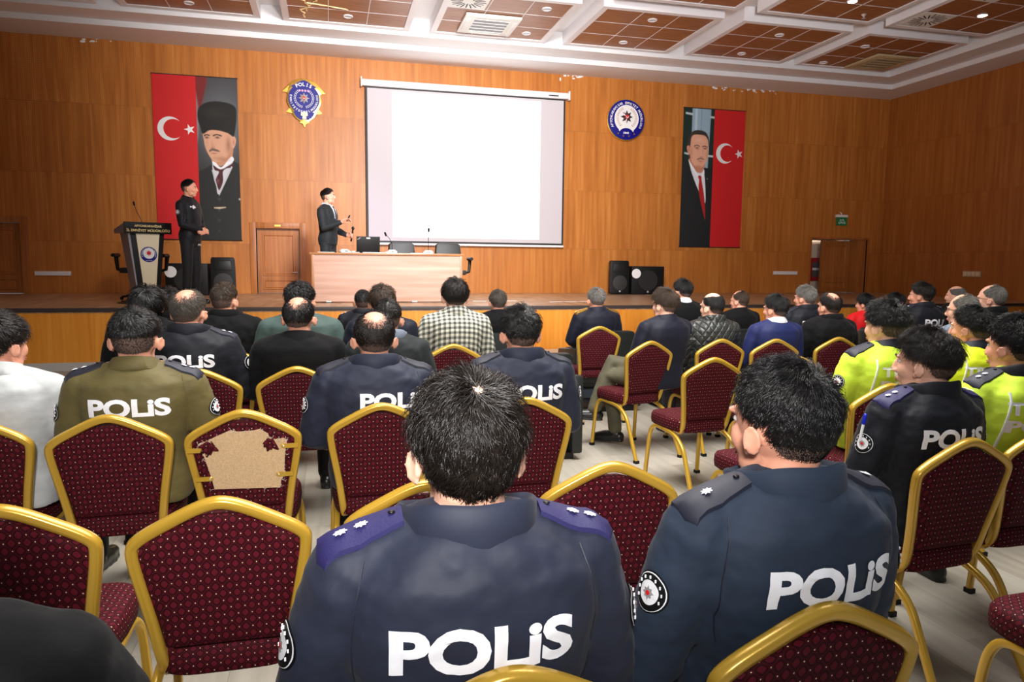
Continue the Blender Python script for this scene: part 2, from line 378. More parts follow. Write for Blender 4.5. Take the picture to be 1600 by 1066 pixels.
# ------------------------------------------------------------------ text
def text_mesh(s, width=None, height=None, extrude=0, bold=0.0, align='CENTER', spacing=1.0):
    c = bpy.data.curves.new('t', 'FONT'); c.body = s; c.size = 1; c.extrude = extrude; c.offset = bold; c.align_x = align; c.align_y = 'CENTER'; c.space_character = spacing
    c.resolution_u = 4
    o = bpy.data.objects.new('t', c); col.objects.link(o)
    dg = bpy.context.evaluated_depsgraph_get(); dg.update()
    me = bpy.data.meshes.new_from_object(o.evaluated_get(dg)); bpy.data.objects.remove(o); me.materials.clear()
    n = len(me.vertices); co = np.empty(n*3, 'f'); me.vertices.foreach_get('co', co); co = co.reshape(-1, 3)
    mn, mx = co[:, :2].min(0), co[:, :2].max(0); co[:, :2] -= (mn+mx)/2
    k = np.array([1., 1.])
    if width: k[0] = width/(mx-mn)[0]
    if height: k[1] = height/(mx-mn)[1]
    if width and not height: k[1] = k[0]
    if height and not width: k[0] = k[1]
    co[:, :2] *= k; me.vertices.foreach_set('co', co.ravel()); me.update(); return me
def xform(me, fn):
    for v in me.vertices: v.co = fn(v.co)
    me.update(); return me
def sign_text(name, s, loc, width, height, matl, parent=None, depth=.002, bold=0, spacing=1.0):   # faces -y
    me = text_mesh(s, width, height, depth, bold, spacing=spacing); L = Vector(loc)
    xform(me, lambda c: Vector((c.x, -c.z, c.y))+L); return link(name, me, matl, parent)
def ring_text(name, s, c, r, a0, a1, size, matl, parent, y, flip=False, bold=.02):
    vs, fs = [], []; n = len(s)
    for i, ch in enumerate(s):
        if ch == ' ': continue
        a = R(a0 + (a1-a0)*(i/(n-1) if n > 1 else .5)); me = text_mesh(ch, height=size, bold=bold)
        rot = a - pi/2 + (pi if flip else 0); k = len(vs)
        for v in me.vertices:
            X = v.co.x*cos(rot) - v.co.y*sin(rot); Z = v.co.x*sin(rot) + v.co.y*cos(rot)
            vs.append((c[0]+r*cos(a)+X, y, c[1]+r*sin(a)+Z))
        fs += [tuple(q+k for q in p.vertices) for p in me.polygons]; bpy.data.meshes.remove(me)
    me = bpy.data.meshes.new(name); me.from_pydata(vs, [], fs); return link(name, me, matl, parent)
def star(n, r1, r2, c=(0, 0), a0=90):
    return [(c[0]+(r1 if k % 2 == 0 else r2)*cos(R(a0)+pi*k/n), c[1]+(r1 if k % 2 == 0 else r2)*sin(R(a0)+pi*k/n)) for k in range(2*n)]
def crescent(c, R1, d, R2, n=28):
    # outer circle at c radius R1, inner circle at c+(d,0) radius R2, opening to +x
    x = (R1*R1 - R2*R2 + d*d)/(2*d); a = math.acos(max(-1, min(1, x/R1))); b = math.acos(max(-1, min(1, (x-d)/R2)))
    P = [(c[0]+R1*cos(a+(2*pi-2*a)*k/n), c[1]+R1*sin(a+(2*pi-2*a)*k/n)) for k in range(n+1)]
    Q = [(c[0]+d+R2*cos(b+(2*pi-2*b)*k/n), c[1]+R2*sin(b+(2*pi-2*b)*k/n)) for k in range(n+1)]
    return P, Q
def flat_crescent(name, c, R1, d, R2, y0, y1, matl, parent):
    P, Q = crescent(c, R1, d, R2); mb = MB(); n = len(P)
    vs = [(p[0], y0, p[1]) for p in P]+[(q[0], y0, q[1]) for q in Q]+[(p[0], y1, p[1]) for p in P]+[(q[0], y1, q[1]) for q in Q]
    fs = []
    for k in range(n-1): fs += [(k, k+1, n+k+1, n+k), (2*n+k, 3*n+k, 3*n+k+1, 2*n+k+1), (k, 2*n+k, 2*n+k+1, k+1), (n+k, n+k+1, 3*n+k+1, 3*n+k)]
    mb.add(vs, fs); return mb.build(name, matl, parent)

# ------------------------------------------------------------------ room
WY, SX, SH, SE = 15.5, 13.5, .836, 10.75         # stage wall, right wall, stage height, stage edge
LX = -8.0
def struct(o): o['kind'] = 'structure'; return o
struct(MB().box(LX, SX, -1.5, WY, -.1, 0).build('floor', M_['floor']))
D1 = (-6.6, -5.62, 2.17); D2 = (-1.43, -.58, 2.15); D3 = (11.48, 13.09, 2.16)     # openings x0, x1, top
wb = MB(); xs = [LX, D1[0], D1[1], D2[0], D2[1], D3[0], D3[1], SX]
for i in range(0, 7, 2): wb.box(xs[i], xs[i+1], WY, WY+.15, 0, 6.2)
for d in (D1, D2, D3): wb.box(d[0], d[1], WY, WY+.15, d[2], 6.2); wb.box(d[0], d[1], WY, WY+.15, 0, SH-.05)
struct(wb.build('wall_back', M_['wall']))
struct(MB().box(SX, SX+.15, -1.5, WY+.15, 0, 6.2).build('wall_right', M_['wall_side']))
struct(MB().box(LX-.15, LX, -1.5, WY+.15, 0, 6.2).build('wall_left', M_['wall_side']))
# corridor behind the right-hand opening
struct(MB().box(11.1, 13.6, 17.0, 17.1, 0, 3).build('wall_corridor', M_['corr']))
struct(MB().box(11.1, 13.6, 15.65, 17.0, SH-.1, SH-.02).build('floor_corridor', M_['floor']))
# ceiling: slab, stepped soffits, hanging wood-tiled panels
cb = MB(); cb.box(LX, SX, 2.6, WY, 6.02, 6.15)
cb.box(LX, SX, 14.6, WY, 5.6, 6.05); cb.box(LX, SX, 14.04, 14.6, 5.70, 6.05)
cb.box(12.74, SX, 2.6, 14.6, 5.6, 6.05); cb.box(12.16, 12.74, 2.6, 14.04, 5.70, 6.05)
ceil = struct(cb.build('ceiling', M_['white']))
for i in range(7):
    for j in range(3):
        x0 = -5.86+2.62*i - (.03 if i == 6 else 0); y1 = 13.9-2.62*j; x1 = x0+2.02; y0 = y1-2.0; t = .11
        pb = MB(); pb.box(x0-t, x1+t, y0-t, y1+t, 5.80, 6.03)
        for a in ((x0-t, x1+t, y0-t, y0), (x0-t, x1+t, y1, y1+t), (x0-t, x0, y0, y1), (x1, x1+t, y0, y1)): pb.box(*a, 5.775, 5.80)
        p = pb.build('ceiling_panel', M_['whitetrim'], ceil)
        tb = MB()
        for a in range(3):
            for b_ in range(3):
                u = x0+a*(x1-x0)/3; v = y0+b_*2/3; tb.box(u+.006, u+(x1-x0)/3-.006, v+.006, v+2/3-.006, 5.788, 5.80)
        tb.build('wood_tiles', M_['tile'], p)
        gb = MB()
        for a in (1, 2): u = x0+a*(x1-x0)/3; gb.box(u-.006, u+.006, y0, y1, 5.784, 5.799); v = y0+a*2/3; gb.box(x0, x1, v-.006, v+.006, 5.785, 5.7985)
        gb.build('tile_grid', M_['whitetrim'], p)
# ceiling fittings
def downlight(x, y, label, lit=False):
    mb = MB(); ring = [(1, 0), (1, -.012), (.86, -.018), (.82, -.004)]
    mb.loft([[(.085*r*cos(2*pi*k/28), .085*r*sin(2*pi*k/28), z) for k in range(28)] for r, z in ring])
    o = mb.build('downlight', M_['whitetrim'], None, 40); o.location = (x, y, 5.787)
    MB().loft([[(.07*cos(2*pi*k/24), .07*sin(2*pi*k/24), z) for k in range(24)] for z in (-.006, -.009)]).build('lamp_glass', M_['lamp' if lit else 'lampoff'], o)
    tag(o, label, 'ceiling light', 'round ceiling downlights')
for x, y, l, s in [(-2.21, 13.55, 'unlit round downlight in the wood ceiling panel above the portrait banner with the fur hat', 0), (.39, 13.5, 'unlit round downlight in the cracked gold-stained ceiling panel above the shield crest', 0),
    (3.64, 12.2, 'unlit round downlight near the upper right corner of the panel holding the white air conditioner', 0), (3.65, 13.55, 'unlit round downlight beside the lower right corner of the white air conditioner', 0),
    (5.59, 12.23, 'unlit upper round downlight in the panel above the round police emblem', 0), (5.6, 13.56, 'unlit lower round downlight in the panel above the round police emblem', 0),
    (8.2, 13.6, 'unlit lower round downlight in the panel above the banner with the red tie', 0), (8.22, 12.35, 'unlit upper round downlight in the panel above the banner with the red tie', 0),
    (10.2, 13.7, 'unlit lower round downlight in the corner panel with the beige air conditioner', 0), (10.23, 12.5, 'unlit upper round downlight in the corner panel with the beige air conditioner', 0),
    (8.3, 10.5, 'glowing round downlight at the top edge, left one of the two lit ones', 1), (10.87, 10.47, 'glowing round downlight nearest the right wall, beside two slotted diffusers', 1)]: downlight(x, y, l, s)
def diffuser(x, y, label):
    o = MB().box(x-.325, x+.325, y-.325, y+.325, 5.778, 5.79).build('air_diffuser', M_['acwhite']); o2 = MB()
    for k in range(20):
        a = 2*pi*k/20; r0, r1 = (.10, .28) if k % 2 else (.13, .30)
        c_, s_ = cos(a), sin(a); w_ = .011
        o2.add([(x+r*c_-q*s_, y+r*s_+q*c_, z) for z in (5.7765, 5.779) for r, q in ((r0, -w_), (r1, -w_), (r1, w_), (r0, w_))], [(0,1,2,3), (4,5,6,7), (0,1,5,4), (1,2,6,5), (2,3,7,6), (3,0,4,7)])
    o2.build('slots', M_['black'], o); tag(o, label, 'air vent', 'square slotted ceiling diffusers')
diffuser(2.3, 12.22, 'white square ceiling diffuser with radial slots above the white air conditioner')
diffuser(10.18, 10.93, 'square ceiling diffuser with radial slots left of the lit downlight nearest the right wall')
diffuser(10.2, 9.62, 'square radial-slot diffuser cut off by the top edge, above the other diffuser on the right')
def aircon(x, y, label, m1, m2):
    o = empty('air_conditioner', (x, y, 5.78), 0, label, 'air conditioner', 'ceiling cassette air conditioners')
    MB().box(-.5, .5, -.5, .5, -.045, .0).build('housing', m1, o, bevel=.02)
    fb = MB()
    for sx, sy in ((0, 1), (0, -1), (1, 0), (-1, 0)):
        if sy: fb.box(-.3, .3, sy*.42-.035, sy*.42+.035, -.052, -.046)
        else: fb.box(sx*.42-.035, sx*.42+.035, -.3, .3, -.052, -.046)
    fb.build('air_flap', m1, o, bevel=.003)
    g_ = MB(); g_.box(-.31, .31, -.31, .31, -.048, -.0455); gr = g_.build('intake_grille', m2, o)
    s_ = MB()
    for k in range(5): s_.box(-.31, .31, -.31+k*.155-.008, -.31+k*.155+.008, -.054, -.048)
    s_.build('louver_bar', m1, gr)
aircon(2.85, 13.2, 'white square ceiling air conditioner above the projection screen', M_['acwhite'], M_['louver'])
aircon(11.3, 13.3, 'yellowed square air conditioner in the ceiling panel by the far right corner', M_['acbeige'], mat('beige_grille', lin(150, 145, 120), .6))
def sprinkler(x, y, label):
    m = MB().tube([(0, 0, .01), (0, 0, -.03)], [.05, .02], 12); m.tube([(0, 0, -.03), (0, 0, -.06)], .012, 8); m.tube([(0, 0, -.06), (0, 0, -.065)], .035, 12)
    o = m.build('sprinkler', M_['silver'], None, 40); o.location = (x, y, 5.785); tag(o, label, 'sprinkler', 'ceiling sprinklers')
sprinkler(8.94, 11.0, 'small white ceiling sprinkler just below the left glowing downlight'); sprinkler(11.75, 12.95, 'small white ceiling sprinkler at the corner of the yellowed air conditioner')
mb = MB(); random.seed(3)                       # cracked stain in the ceiling panel above the shield crest
for x0, y0, dx, dy, n_ in ((-.35, 13.75, .02, -.12, 14), (-.3, 13.0, .14, .03, 7), (-.45, 12.7, .05, .14, 8)):
    p = [(x0, y0, 5.786)]
    for _ in range(n_): p.append((p[-1][0]+dx*.6+random.uniform(-.06, .06), p[-1][1]+dy*.6+random.uniform(-.03, .03), 5.786))
    mb.tube(p, [random.uniform(.006, .02) for _ in p], 5)
mb.build('paint_stain', mat('cracked_varnish', lin(232, 205, 150), .4), ceil)

# ------------------------------------------------------------------ stage
st = empty('stage', (0, SE, 0), 0, 'wide raised wooden stage with dark edge strip along the far wall', 'stage')
def P(o): o.location = (0, -SE, 0); return o
P(MB().box(LX+.01, SX-.01, SE, WY-.005, SH-.06, SH).build('stage_floor', M_['stage_floor'], st))
P(MB().box(LX+.01, SX-.01, SE+.005, SE+.05, .11, SH-.04).build('stage_front', M_['stage_front'], st))
P(MB().box(LX+.01, SX-.01, SE-.02, SE+.06, SH-.045, SH+.006).build('edge_strip', mat('edge_strip', lin(52, 44, 42), .5), st, bevel=.004))
P(MB().box(LX+.01, SX-.01, SE-.005, SE+.06, 0, .11).build('skirting', M_['skirt'], st))
pl = MB().box(-2.4, 8.6, 7.38, SE-.02, 0, .165).build('platform', M_['corr'], None, bevel=.006)
tag(pl, 'low pale platform on the floor between the front armchairs and the stage', 'platform')
MB().box(-2.4, 8.6, 7.37, 7.379, 0, .15).build('riser', mat('platform_riser', lin(112, 122, 136), .5), pl)
# doors
def door(n, x0, x1, top, hinge_open=False, frame=.12):
    o = struct(empty('door_%d' % n, (0, 0, 0)))
    fr = MB(); fr.box(x0-frame, x0, WY-.03, WY+.16, SH, top+frame); fr.box(x1, x1+frame, WY-.03, WY+.16, SH, top+frame); fr.box(x0, x1, WY-.03, WY+.16, top, top+frame)
    fr.build('door_frame', M_['door'], o, bevel=.008)
    return o
def leaf(o, w, h, name='door_leaf', M=None):
    lf = MB(); lf.box(0, w, 0, .045, 0, h, M=M)
    zl = h*.24
    for z0, z1 in ((.07, zl-.03), (zl+.04, h-.1)):
        for a, b_, e in ((.1, w-.1, 0), ):
            R4 = lambda i, y: [(a+i, y, z0+i), (b_-i, y, z0+i), (b_-i, y, z1-i), (a+i, y, z1-i)]
            lf.loft([R4(0, 0), R4(.004, -.022), R4(.03, -.022), R4(.045, -.001)], caps=False)
    l = lf.build(name, M_['door'], o); return l
d2 = door(2, D2[0], D2[1], D2[2]); l = leaf(d2, D2[1]-D2[0]-.02, D2[2]-SH-.01); l.location = (D2[0]+.01, WY+.11, SH+.005)
MB().tube([(.78, -.0, .42), (.78, -.05, .42), (.68, -.05, .42)], .011, 8, ball=True).build('door_handle', M_['silver'], l, 40)
MB().box(-.62+.0, -.5, 0, .004, 0, .035).build('number_plate', M_['egold'], d2).location = (-.45, WY-.036, D2[2]+.04)
d1 = door(1, D1[0], D1[1], D1[2]); l = leaf(d1, D1[1]-D1[0]-.02, D1[2]-SH-.01); l.location = (D1[0]+.01, WY+.09, SH+.005)
d3 = door(3, D3[0], D3[1], D3[2], frame=.05)
Mx = Matrix.Rotation(R(0), 4, 'Z'); l = leaf(d3, .84, D3[2]-SH-.03); l.location = (D3[0]+.52, WY+.30, SH+.01)
MB().box(13.09-.24, 13.085, WY+.03, WY+.35, SH, D3[2]).build('door_jamb', M_['door'], d3)
MB().box(D3[0]-.1, D3[1]+.1, WY+.15, WY+1.4, D3[2]+.02, D3[2]+.1).build('door_lintel', M_['door'], d3)
# fire cabinet seen through the opening
fc = empty('fire_hose_cabinet', (12.55, 16.98, 1.10), 0, 'red fire hose cabinet on the corridor wall behind the open right door', 'fire cabinet')
MB().box(-.75, .75, -.12, 0, 0, .62).build('cabinet_body', M_['firered'], fc, bevel=.01)
MB().box(.0, .5, -.13, -.121, .12, .50).build('cabinet_window', mat('smoked_glass', (.10, .10, .10), .2), fc)
lb = MB().box(.0, .5, -.136, -.131, .29, .35).build('notice', M_['bwhite'], fc); sign_text('lettering', 'YANGIN', (.25, -.1375, .32), .3, .03, M_['firered'], lb)
MB().disc((-.18, .32), .025, -.135, -.12, 12).disc((-.5, .32), .025, -.135, -.12, 12).build('knob', M_['silver'], fc)
# exit sign over the right door
ex = empty('exit_sign', (12.26, WY-.06, 2.5), 0, 'small green exit sign with white letters above the right door', 'sign')
MB().box(-.155, .155, -.03, .05, .20, .26).build('housing', M_['bwhite'], ex, bevel=.006)
pn = MB().box(-.15, .15, -.012, .0, .0, .20).build('sign_panel', M_['extgreen'], ex)
sign_text('lettering', 'ACİL', (0, -.0135, .135), .14, .05, M_['bwhite'], pn, bold=.02); sign_text('lettering', 'ÇIKIŞ', (0, -.0135, .065), .2, .06, M_['bwhite'], pn, bold=.02)
MB().tube([(0, .02, .26), (.0, .02, .30), (-.03, .04, .32)], .012, 6).build('bracket', M_['bwhite'], ex)
# cable trunking strips, outlets
for x0, x1, z, l in ((-5.41, -4.8, 1.22, 'white wall socket strip low on the stage wall left of the lectern'), (10.45, 11.1, 1.325, 'white wall socket strip left of the right door')):
    o = MB().box(x0, x1, WY-.045, WY-.002, z-.04, z+.04).build('socket_strip', M_['bwhite'], None, bevel=.006)
    MB().box(x0+.03, x1-.03, WY-.048, WY-.0455, z-.026, z+.026).build('cover', M_['whitetrim'], o); tag(o, l, 'socket strip', 'white socket strips on the stage wall')
so = empty('wall_socket', (SX-.001, 12.75, 1.36), 0, 'beige multi-socket plate on the right wall above the elderly men', 'socket')
MB().box(-.035, 0, -.22, .22, -.06, .06).build('plate', mat('socket_beige', lin(210, 190, 150), .5), so, bevel=.008)
for k in range(4): MB().box(-.041, -.0355, -.20+.103*k, -.20+.103*k+.085, -.042, .042).build('socket', M_['cream'], so, bevel=.003)
# chipped plaster where wall meets ceiling
mb = MB(); random.seed(9)
for cx, sp_, n_ in ((5.25, .25, 14), (9.4, .9, 26), (-4.2, .3, 8)):
    for _ in range(n_):
        x = cx+random.uniform(-sp_, sp_); z = 5.6-random.uniform(0, .07); r = random.uniform(.008, .03)
        mb.ell((x, WY-.005, z), (r*1.6, .004, r), 7, 4)
mb.ell((4.95, WY-.005, 5.5), (.02, .004, .05), 7, 4)
mb.build('plaster_chips', M_['white'], None); tag(bpy.data.objects['plaster_chips'], 'white flecks of plaster along the top of the stage wall', 'plaster flecks', kind='stuff')

# ------------------------------------------------------------------ projection screen
sc = empty('projection_screen', (2.9, WY-.12, 1.9), 0, 'large white pull-down projection screen lit by a blank slide', 'projection screen')
MB().box(-2.2, 2.2, -.06, .06, 3.15, 3.28).build('roller_case', M_['whitetrim'], sc, bevel=.03)
for sx in (-2.215, 2.215): MB().box(sx-.015, sx+.015, -.07, .07, 3.13, 3.32).build('end_cap', M_['bwhite'], sc, bevel=.01)
MB().box(-2.14, 2.14, 0, .004, 0, 3.16).build('screen_border', M_['sblack'], sc)
MB().box(-2.10, 2.10, -.003, 0, .04, 3.12).build('screen_cloth', M_['screen'], sc)
MB().box(-2.15, 2.15, -.015, .015, -.045, .0).build('bottom_bar', M_['whitetrim'], sc, bevel=.008)
for sx in (-2.0, 2.0): MB().box(sx-.03, sx+.03, .0, .119, 3.17, 3.27).build('wall_bracket', M_['whitetrim'], sc)
sl = MB().box(-1.6, 1.58, -.0045, -.0032, .12, 3.07).build('projected_slide', M_['slide'], sc)
faint = mat('faint_print', (.80, .82, .86), .8, emit=1.0, ecol=(.86, .88, .92))
MB().box(-1.45, 1.45, -.0052, -.0046, 2.52, 2.528).build('slide_rule', faint, sl)
tb_ = MB()
for k in range(15): tb_.box(-.8+.11*k, -.8+.11*k+.085, -.0052, -.0046, 2.33, 2.40)
tb_.build('slide_title', faint, sl)['kind'] = 'stuff'
P_, Q_ = crescent((1.3, 2.72), .14, .0001, .115)
mb = MB(); ring = [(1.3+.14*cos(2*pi*k/32), -.005, 2.74+.14*sin(2*pi*k/32)) for k in range(32)]; r2 = [(1.3+.11*cos(2*pi*k/32), -.005, 2.74+.11*sin(2*pi*k/32)) for k in range(32)]
mb.loft([ring, r2], caps=False); mb.build('slide_emblem', faint, sl)
MB().prism(star(8, .05, .025, (1.3, 2.74)), -.0052, -.0046).build('slide_star', mat('faint_gold', (.9, .85, .75), .8, emit=1.1, ecol=(.95, .9, .82)), sl)
MB().box(1.74, 1.96, -.0635, -.0605, 3.19, 3.212).build('maker_mark', M_['black'], sc)

# ------------------------------------------------------------------ printed banners
def inpoly(px, py, poly):
    ins = np.zeros(px.shape, bool); n = len(poly)
    for i in range(n):
        x0, y0 = poly[i]; x1, y1 = poly[(i+1) % n]
        if y0 == y1: continue
        c = ((y0 > py) != (y1 > py)) & (px < (x1-x0)*(py-y0)/(y1-y0)+x0); ins ^= c
    return ins
def pdist(px, py, poly):
    d = np.full(px.shape, 1e9); n = len(poly)
    for i in range(n):
        x0, y0 = poly[i]; x1, y1 = poly[(i+1) % n]; L = (x1-x0)**2+(y1-y0)**2+1e-9
        t = np.clip(((px-x0)*(x1-x0)+(py-y0)*(y1-y0))/L, 0, 1); d = np.minimum(d, np.hypot(px-x0-t*(x1-x0), py-y0-t*(y1-y0)))
    return d
def smooth_poly(pts, k=5):
    out = []; n = len(pts)
    for i in range(n):
        p0, p1, p2, p3 = (np.array(pts[(i+j) % n], float) for j in (-1, 0, 1, 2))
        for t in np.arange(0, 1, 1/k): out.append(tuple(.5*((2*p1)+(-p0+p2)*t+(2*p0-5*p1+4*p2-p3)*t*t+(-p0+3*p1-3*p2+p3)*t**3)))
    return out
def picture(name, x0, x1, z0, z1, box, ops, y, parent, res=2.0):
    u0, u1, v0, v1 = box; nu = int((u1-u0)/res); nv = int((v1-v0)/res)
    U, V = np.meshgrid(np.linspace(u0, u1, nu+1), np.linspace(v0, v1, nv+1)); C = np.zeros((*U.shape, 3))
    for op in ops:
        k = op[0]
        if k == 'grad': t = (V-v0)/(v1-v0); C[:] = np.array(lin(*op[1]))*(1-t[..., None])+np.array(lin(*op[2]))*t[..., None]
        elif k in ('poly', 'spoly'):
            _, pts, c, soft = op[:4]; al = op[4] if len(op) > 4 else 1
            if k == 'spoly': pts = smooth_poly(pts)
            d = pdist(U, V, pts); s = np.where(inpoly(U, V, pts), d, -d); a = np.clip(s/soft*.5+.5, 0, 1); a = a*a*(3-2*a)*al
            C = C*(1-a[..., None])+np.array(lin(*c))*a[..., None]
        elif k == 'blob':
            _, cx, cy, rx, ry, c, al = op; r = ((U-cx)/rx)**2+((V-cy)/ry)**2; a = np.exp(-r*1.5)*al
            C = C*(1-a[..., None])+np.array(lin(*c))*a[..., None]
    X = x0+(U-u0)/(u1-u0)*(x1-x0); Z = z1-(V-v0)/(v1-v0)*(z1-z0)
    vs = np.stack([X, np.full_like(X, y), Z], -1).reshape(-1, 3); w_ = nu+1
    fs = [(j*w_+i, j*w_+i+1, (j+1)*w_+i+1, (j+1)*w_+i) for j in range(nv) for i in range(nu)]
    me = bpy.data.meshes.new(name); me.from_pydata(vs.tolist(), [], fs)
    at = me.color_attributes.new('ink', 'FLOAT_COLOR', 'POINT'); at.data.foreach_set('color', np.concatenate([C.reshape(-1, 3), np.ones((C.size//3, 1))], 1).ravel())
    m, nt, b = newmat(name+'_print'); a = nt.nodes.new('ShaderNodeVertexColor'); a.layer_name = 'ink'; nt.links.new(a.outputs[0], b.inputs['Base Color']); b.inputs['Roughness'].default_value = .7
    return link(name, me, m, parent)
SK = (216, 164, 134)
ops1 = [('grad', (58, 56, 60), (30, 32, 32)), ('blob', 345, 250, 150, 190, (112, 116, 122), .9), ('spoly', [(225, 32), (285, 32), (272, 110), (245, 200), (225, 260)], (120, 30, 30), 8), ('spoly', [(222, 100), (240, 190), (236, 300), (222, 340)], (150, 150, 155), 8, .7),
 ('poly', [(228, 480), (262, 465), (300, 440), (345, 470), (400, 415), (438, 440), (438, 810), (228, 810)], (28, 31, 30), 4),
 ('spoly', [(303, 425), (345, 455), (395, 402), (402, 420), (398, 455), (330, 582), (316, 545), (304, 500)], (208, 208, 216), 2),
 ('spoly', [(300, 395), (300, 430), (340, 450), (385, 425), (402, 405), (404, 340), (330, 380)], (196, 142, 112), 3),
 ('spoly', [(300, 428), (318, 434), (345, 456), (388, 410), (404, 402), (408, 422), (372, 448), (350, 470), (335, 478), (312, 452)], (238, 238, 244), 1.5),
 ('spoly', [(262, 292), (262, 330), (268, 362), (282, 395), (300, 420), (318, 431), (340, 428), (368, 412), (390, 384), (400, 350), (404, 300), (380, 280), (320, 275)], SK, 2),
 ('blob', 385, 350, 16, 50, (150, 96, 70), .75), ('blob', 350, 415, 40, 14, (168, 112, 84), .7), ('blob', 276, 345, 12, 36, (200, 148, 120), .4), ('blob', 300, 300, 38, 7, (196, 150, 124), .5),
 ('spoly', [(404, 312), (416, 306), (424, 318), (420, 345), (410, 362), (402, 356)], (214, 158, 130), 2), ('blob', 412, 334, 5, 16, (160, 104, 84), .6),
 ('spoly', [(262, 306), (276, 300), (292, 304), (290, 308), (276, 306), (264, 311)], (70, 48, 38), 1.5), ('spoly', [(308, 304), (328, 297), (352, 303), (350, 308), (328, 303), (310, 309)], (70, 48, 38), 1.5),
 ('blob', 277, 316, 12, 6, (30, 30, 36), .95), ('blob', 330, 314, 14, 6, (30, 30, 36), .95), ('blob', 303, 345, 4, 22, (196, 142, 114), .7), ('spoly', [(294, 356), (302, 340), (316, 356), (314, 364), (298, 365)], (206, 152, 124), 2), ('blob', 304, 366, 12, 3, (120, 74, 58), .8),
 ('spoly', [(286, 377), (304, 367), (330, 372), (341, 382), (318, 380), (302, 378), (290, 384)], (112, 92, 82), 2), ('blob', 311, 390, 16, 4, (150, 84, 74), .8), ('blob', 312, 412, 12, 5, (196, 142, 112), .5),
 ('spoly', [(234, 205), (240, 182), (262, 160), (300, 146), (350, 143), (402, 152), (428, 172), (430, 215), (424, 262), (414, 303), (398, 300), (380, 290), (330, 280), (290, 282), (258, 300), (244, 262), (235, 232)], (17, 17, 15), 3), ('blob', 320, 200, 60, 30, (44, 44, 36), .6),
 ('spoly', [(304, 446), (330, 462), (352, 462), (392, 440), (406, 430), (404, 452), (370, 460), (352, 478), (352, 520), (335, 562), (326, 560), (313, 520), (332, 478), (312, 470)], (74, 26, 36), 2), ('blob', 325, 520, 8, 12, (150, 104, 104), .5),
 ('poly', [(296, 470), (303, 470), (328, 575), (396, 448), (402, 452), (330, 592)], (196, 196, 204), 2),
 ('blob', 330, 608, 8, 8, (70, 70, 68), .9), ('blob', 328, 660, 8, 7, (80, 72, 66), .9), ('blob', 326, 710, 8, 8, (62, 62, 60), .9), ('blob', 325, 760, 7, 7, (56, 56, 54), .9), ('poly', [(302, 648), (362, 645), (362, 649), (330, 655), (302, 653)], (206, 190, 160), 2), ('blob', 434, 606, 5, 5, (220, 220, 220), .9)]
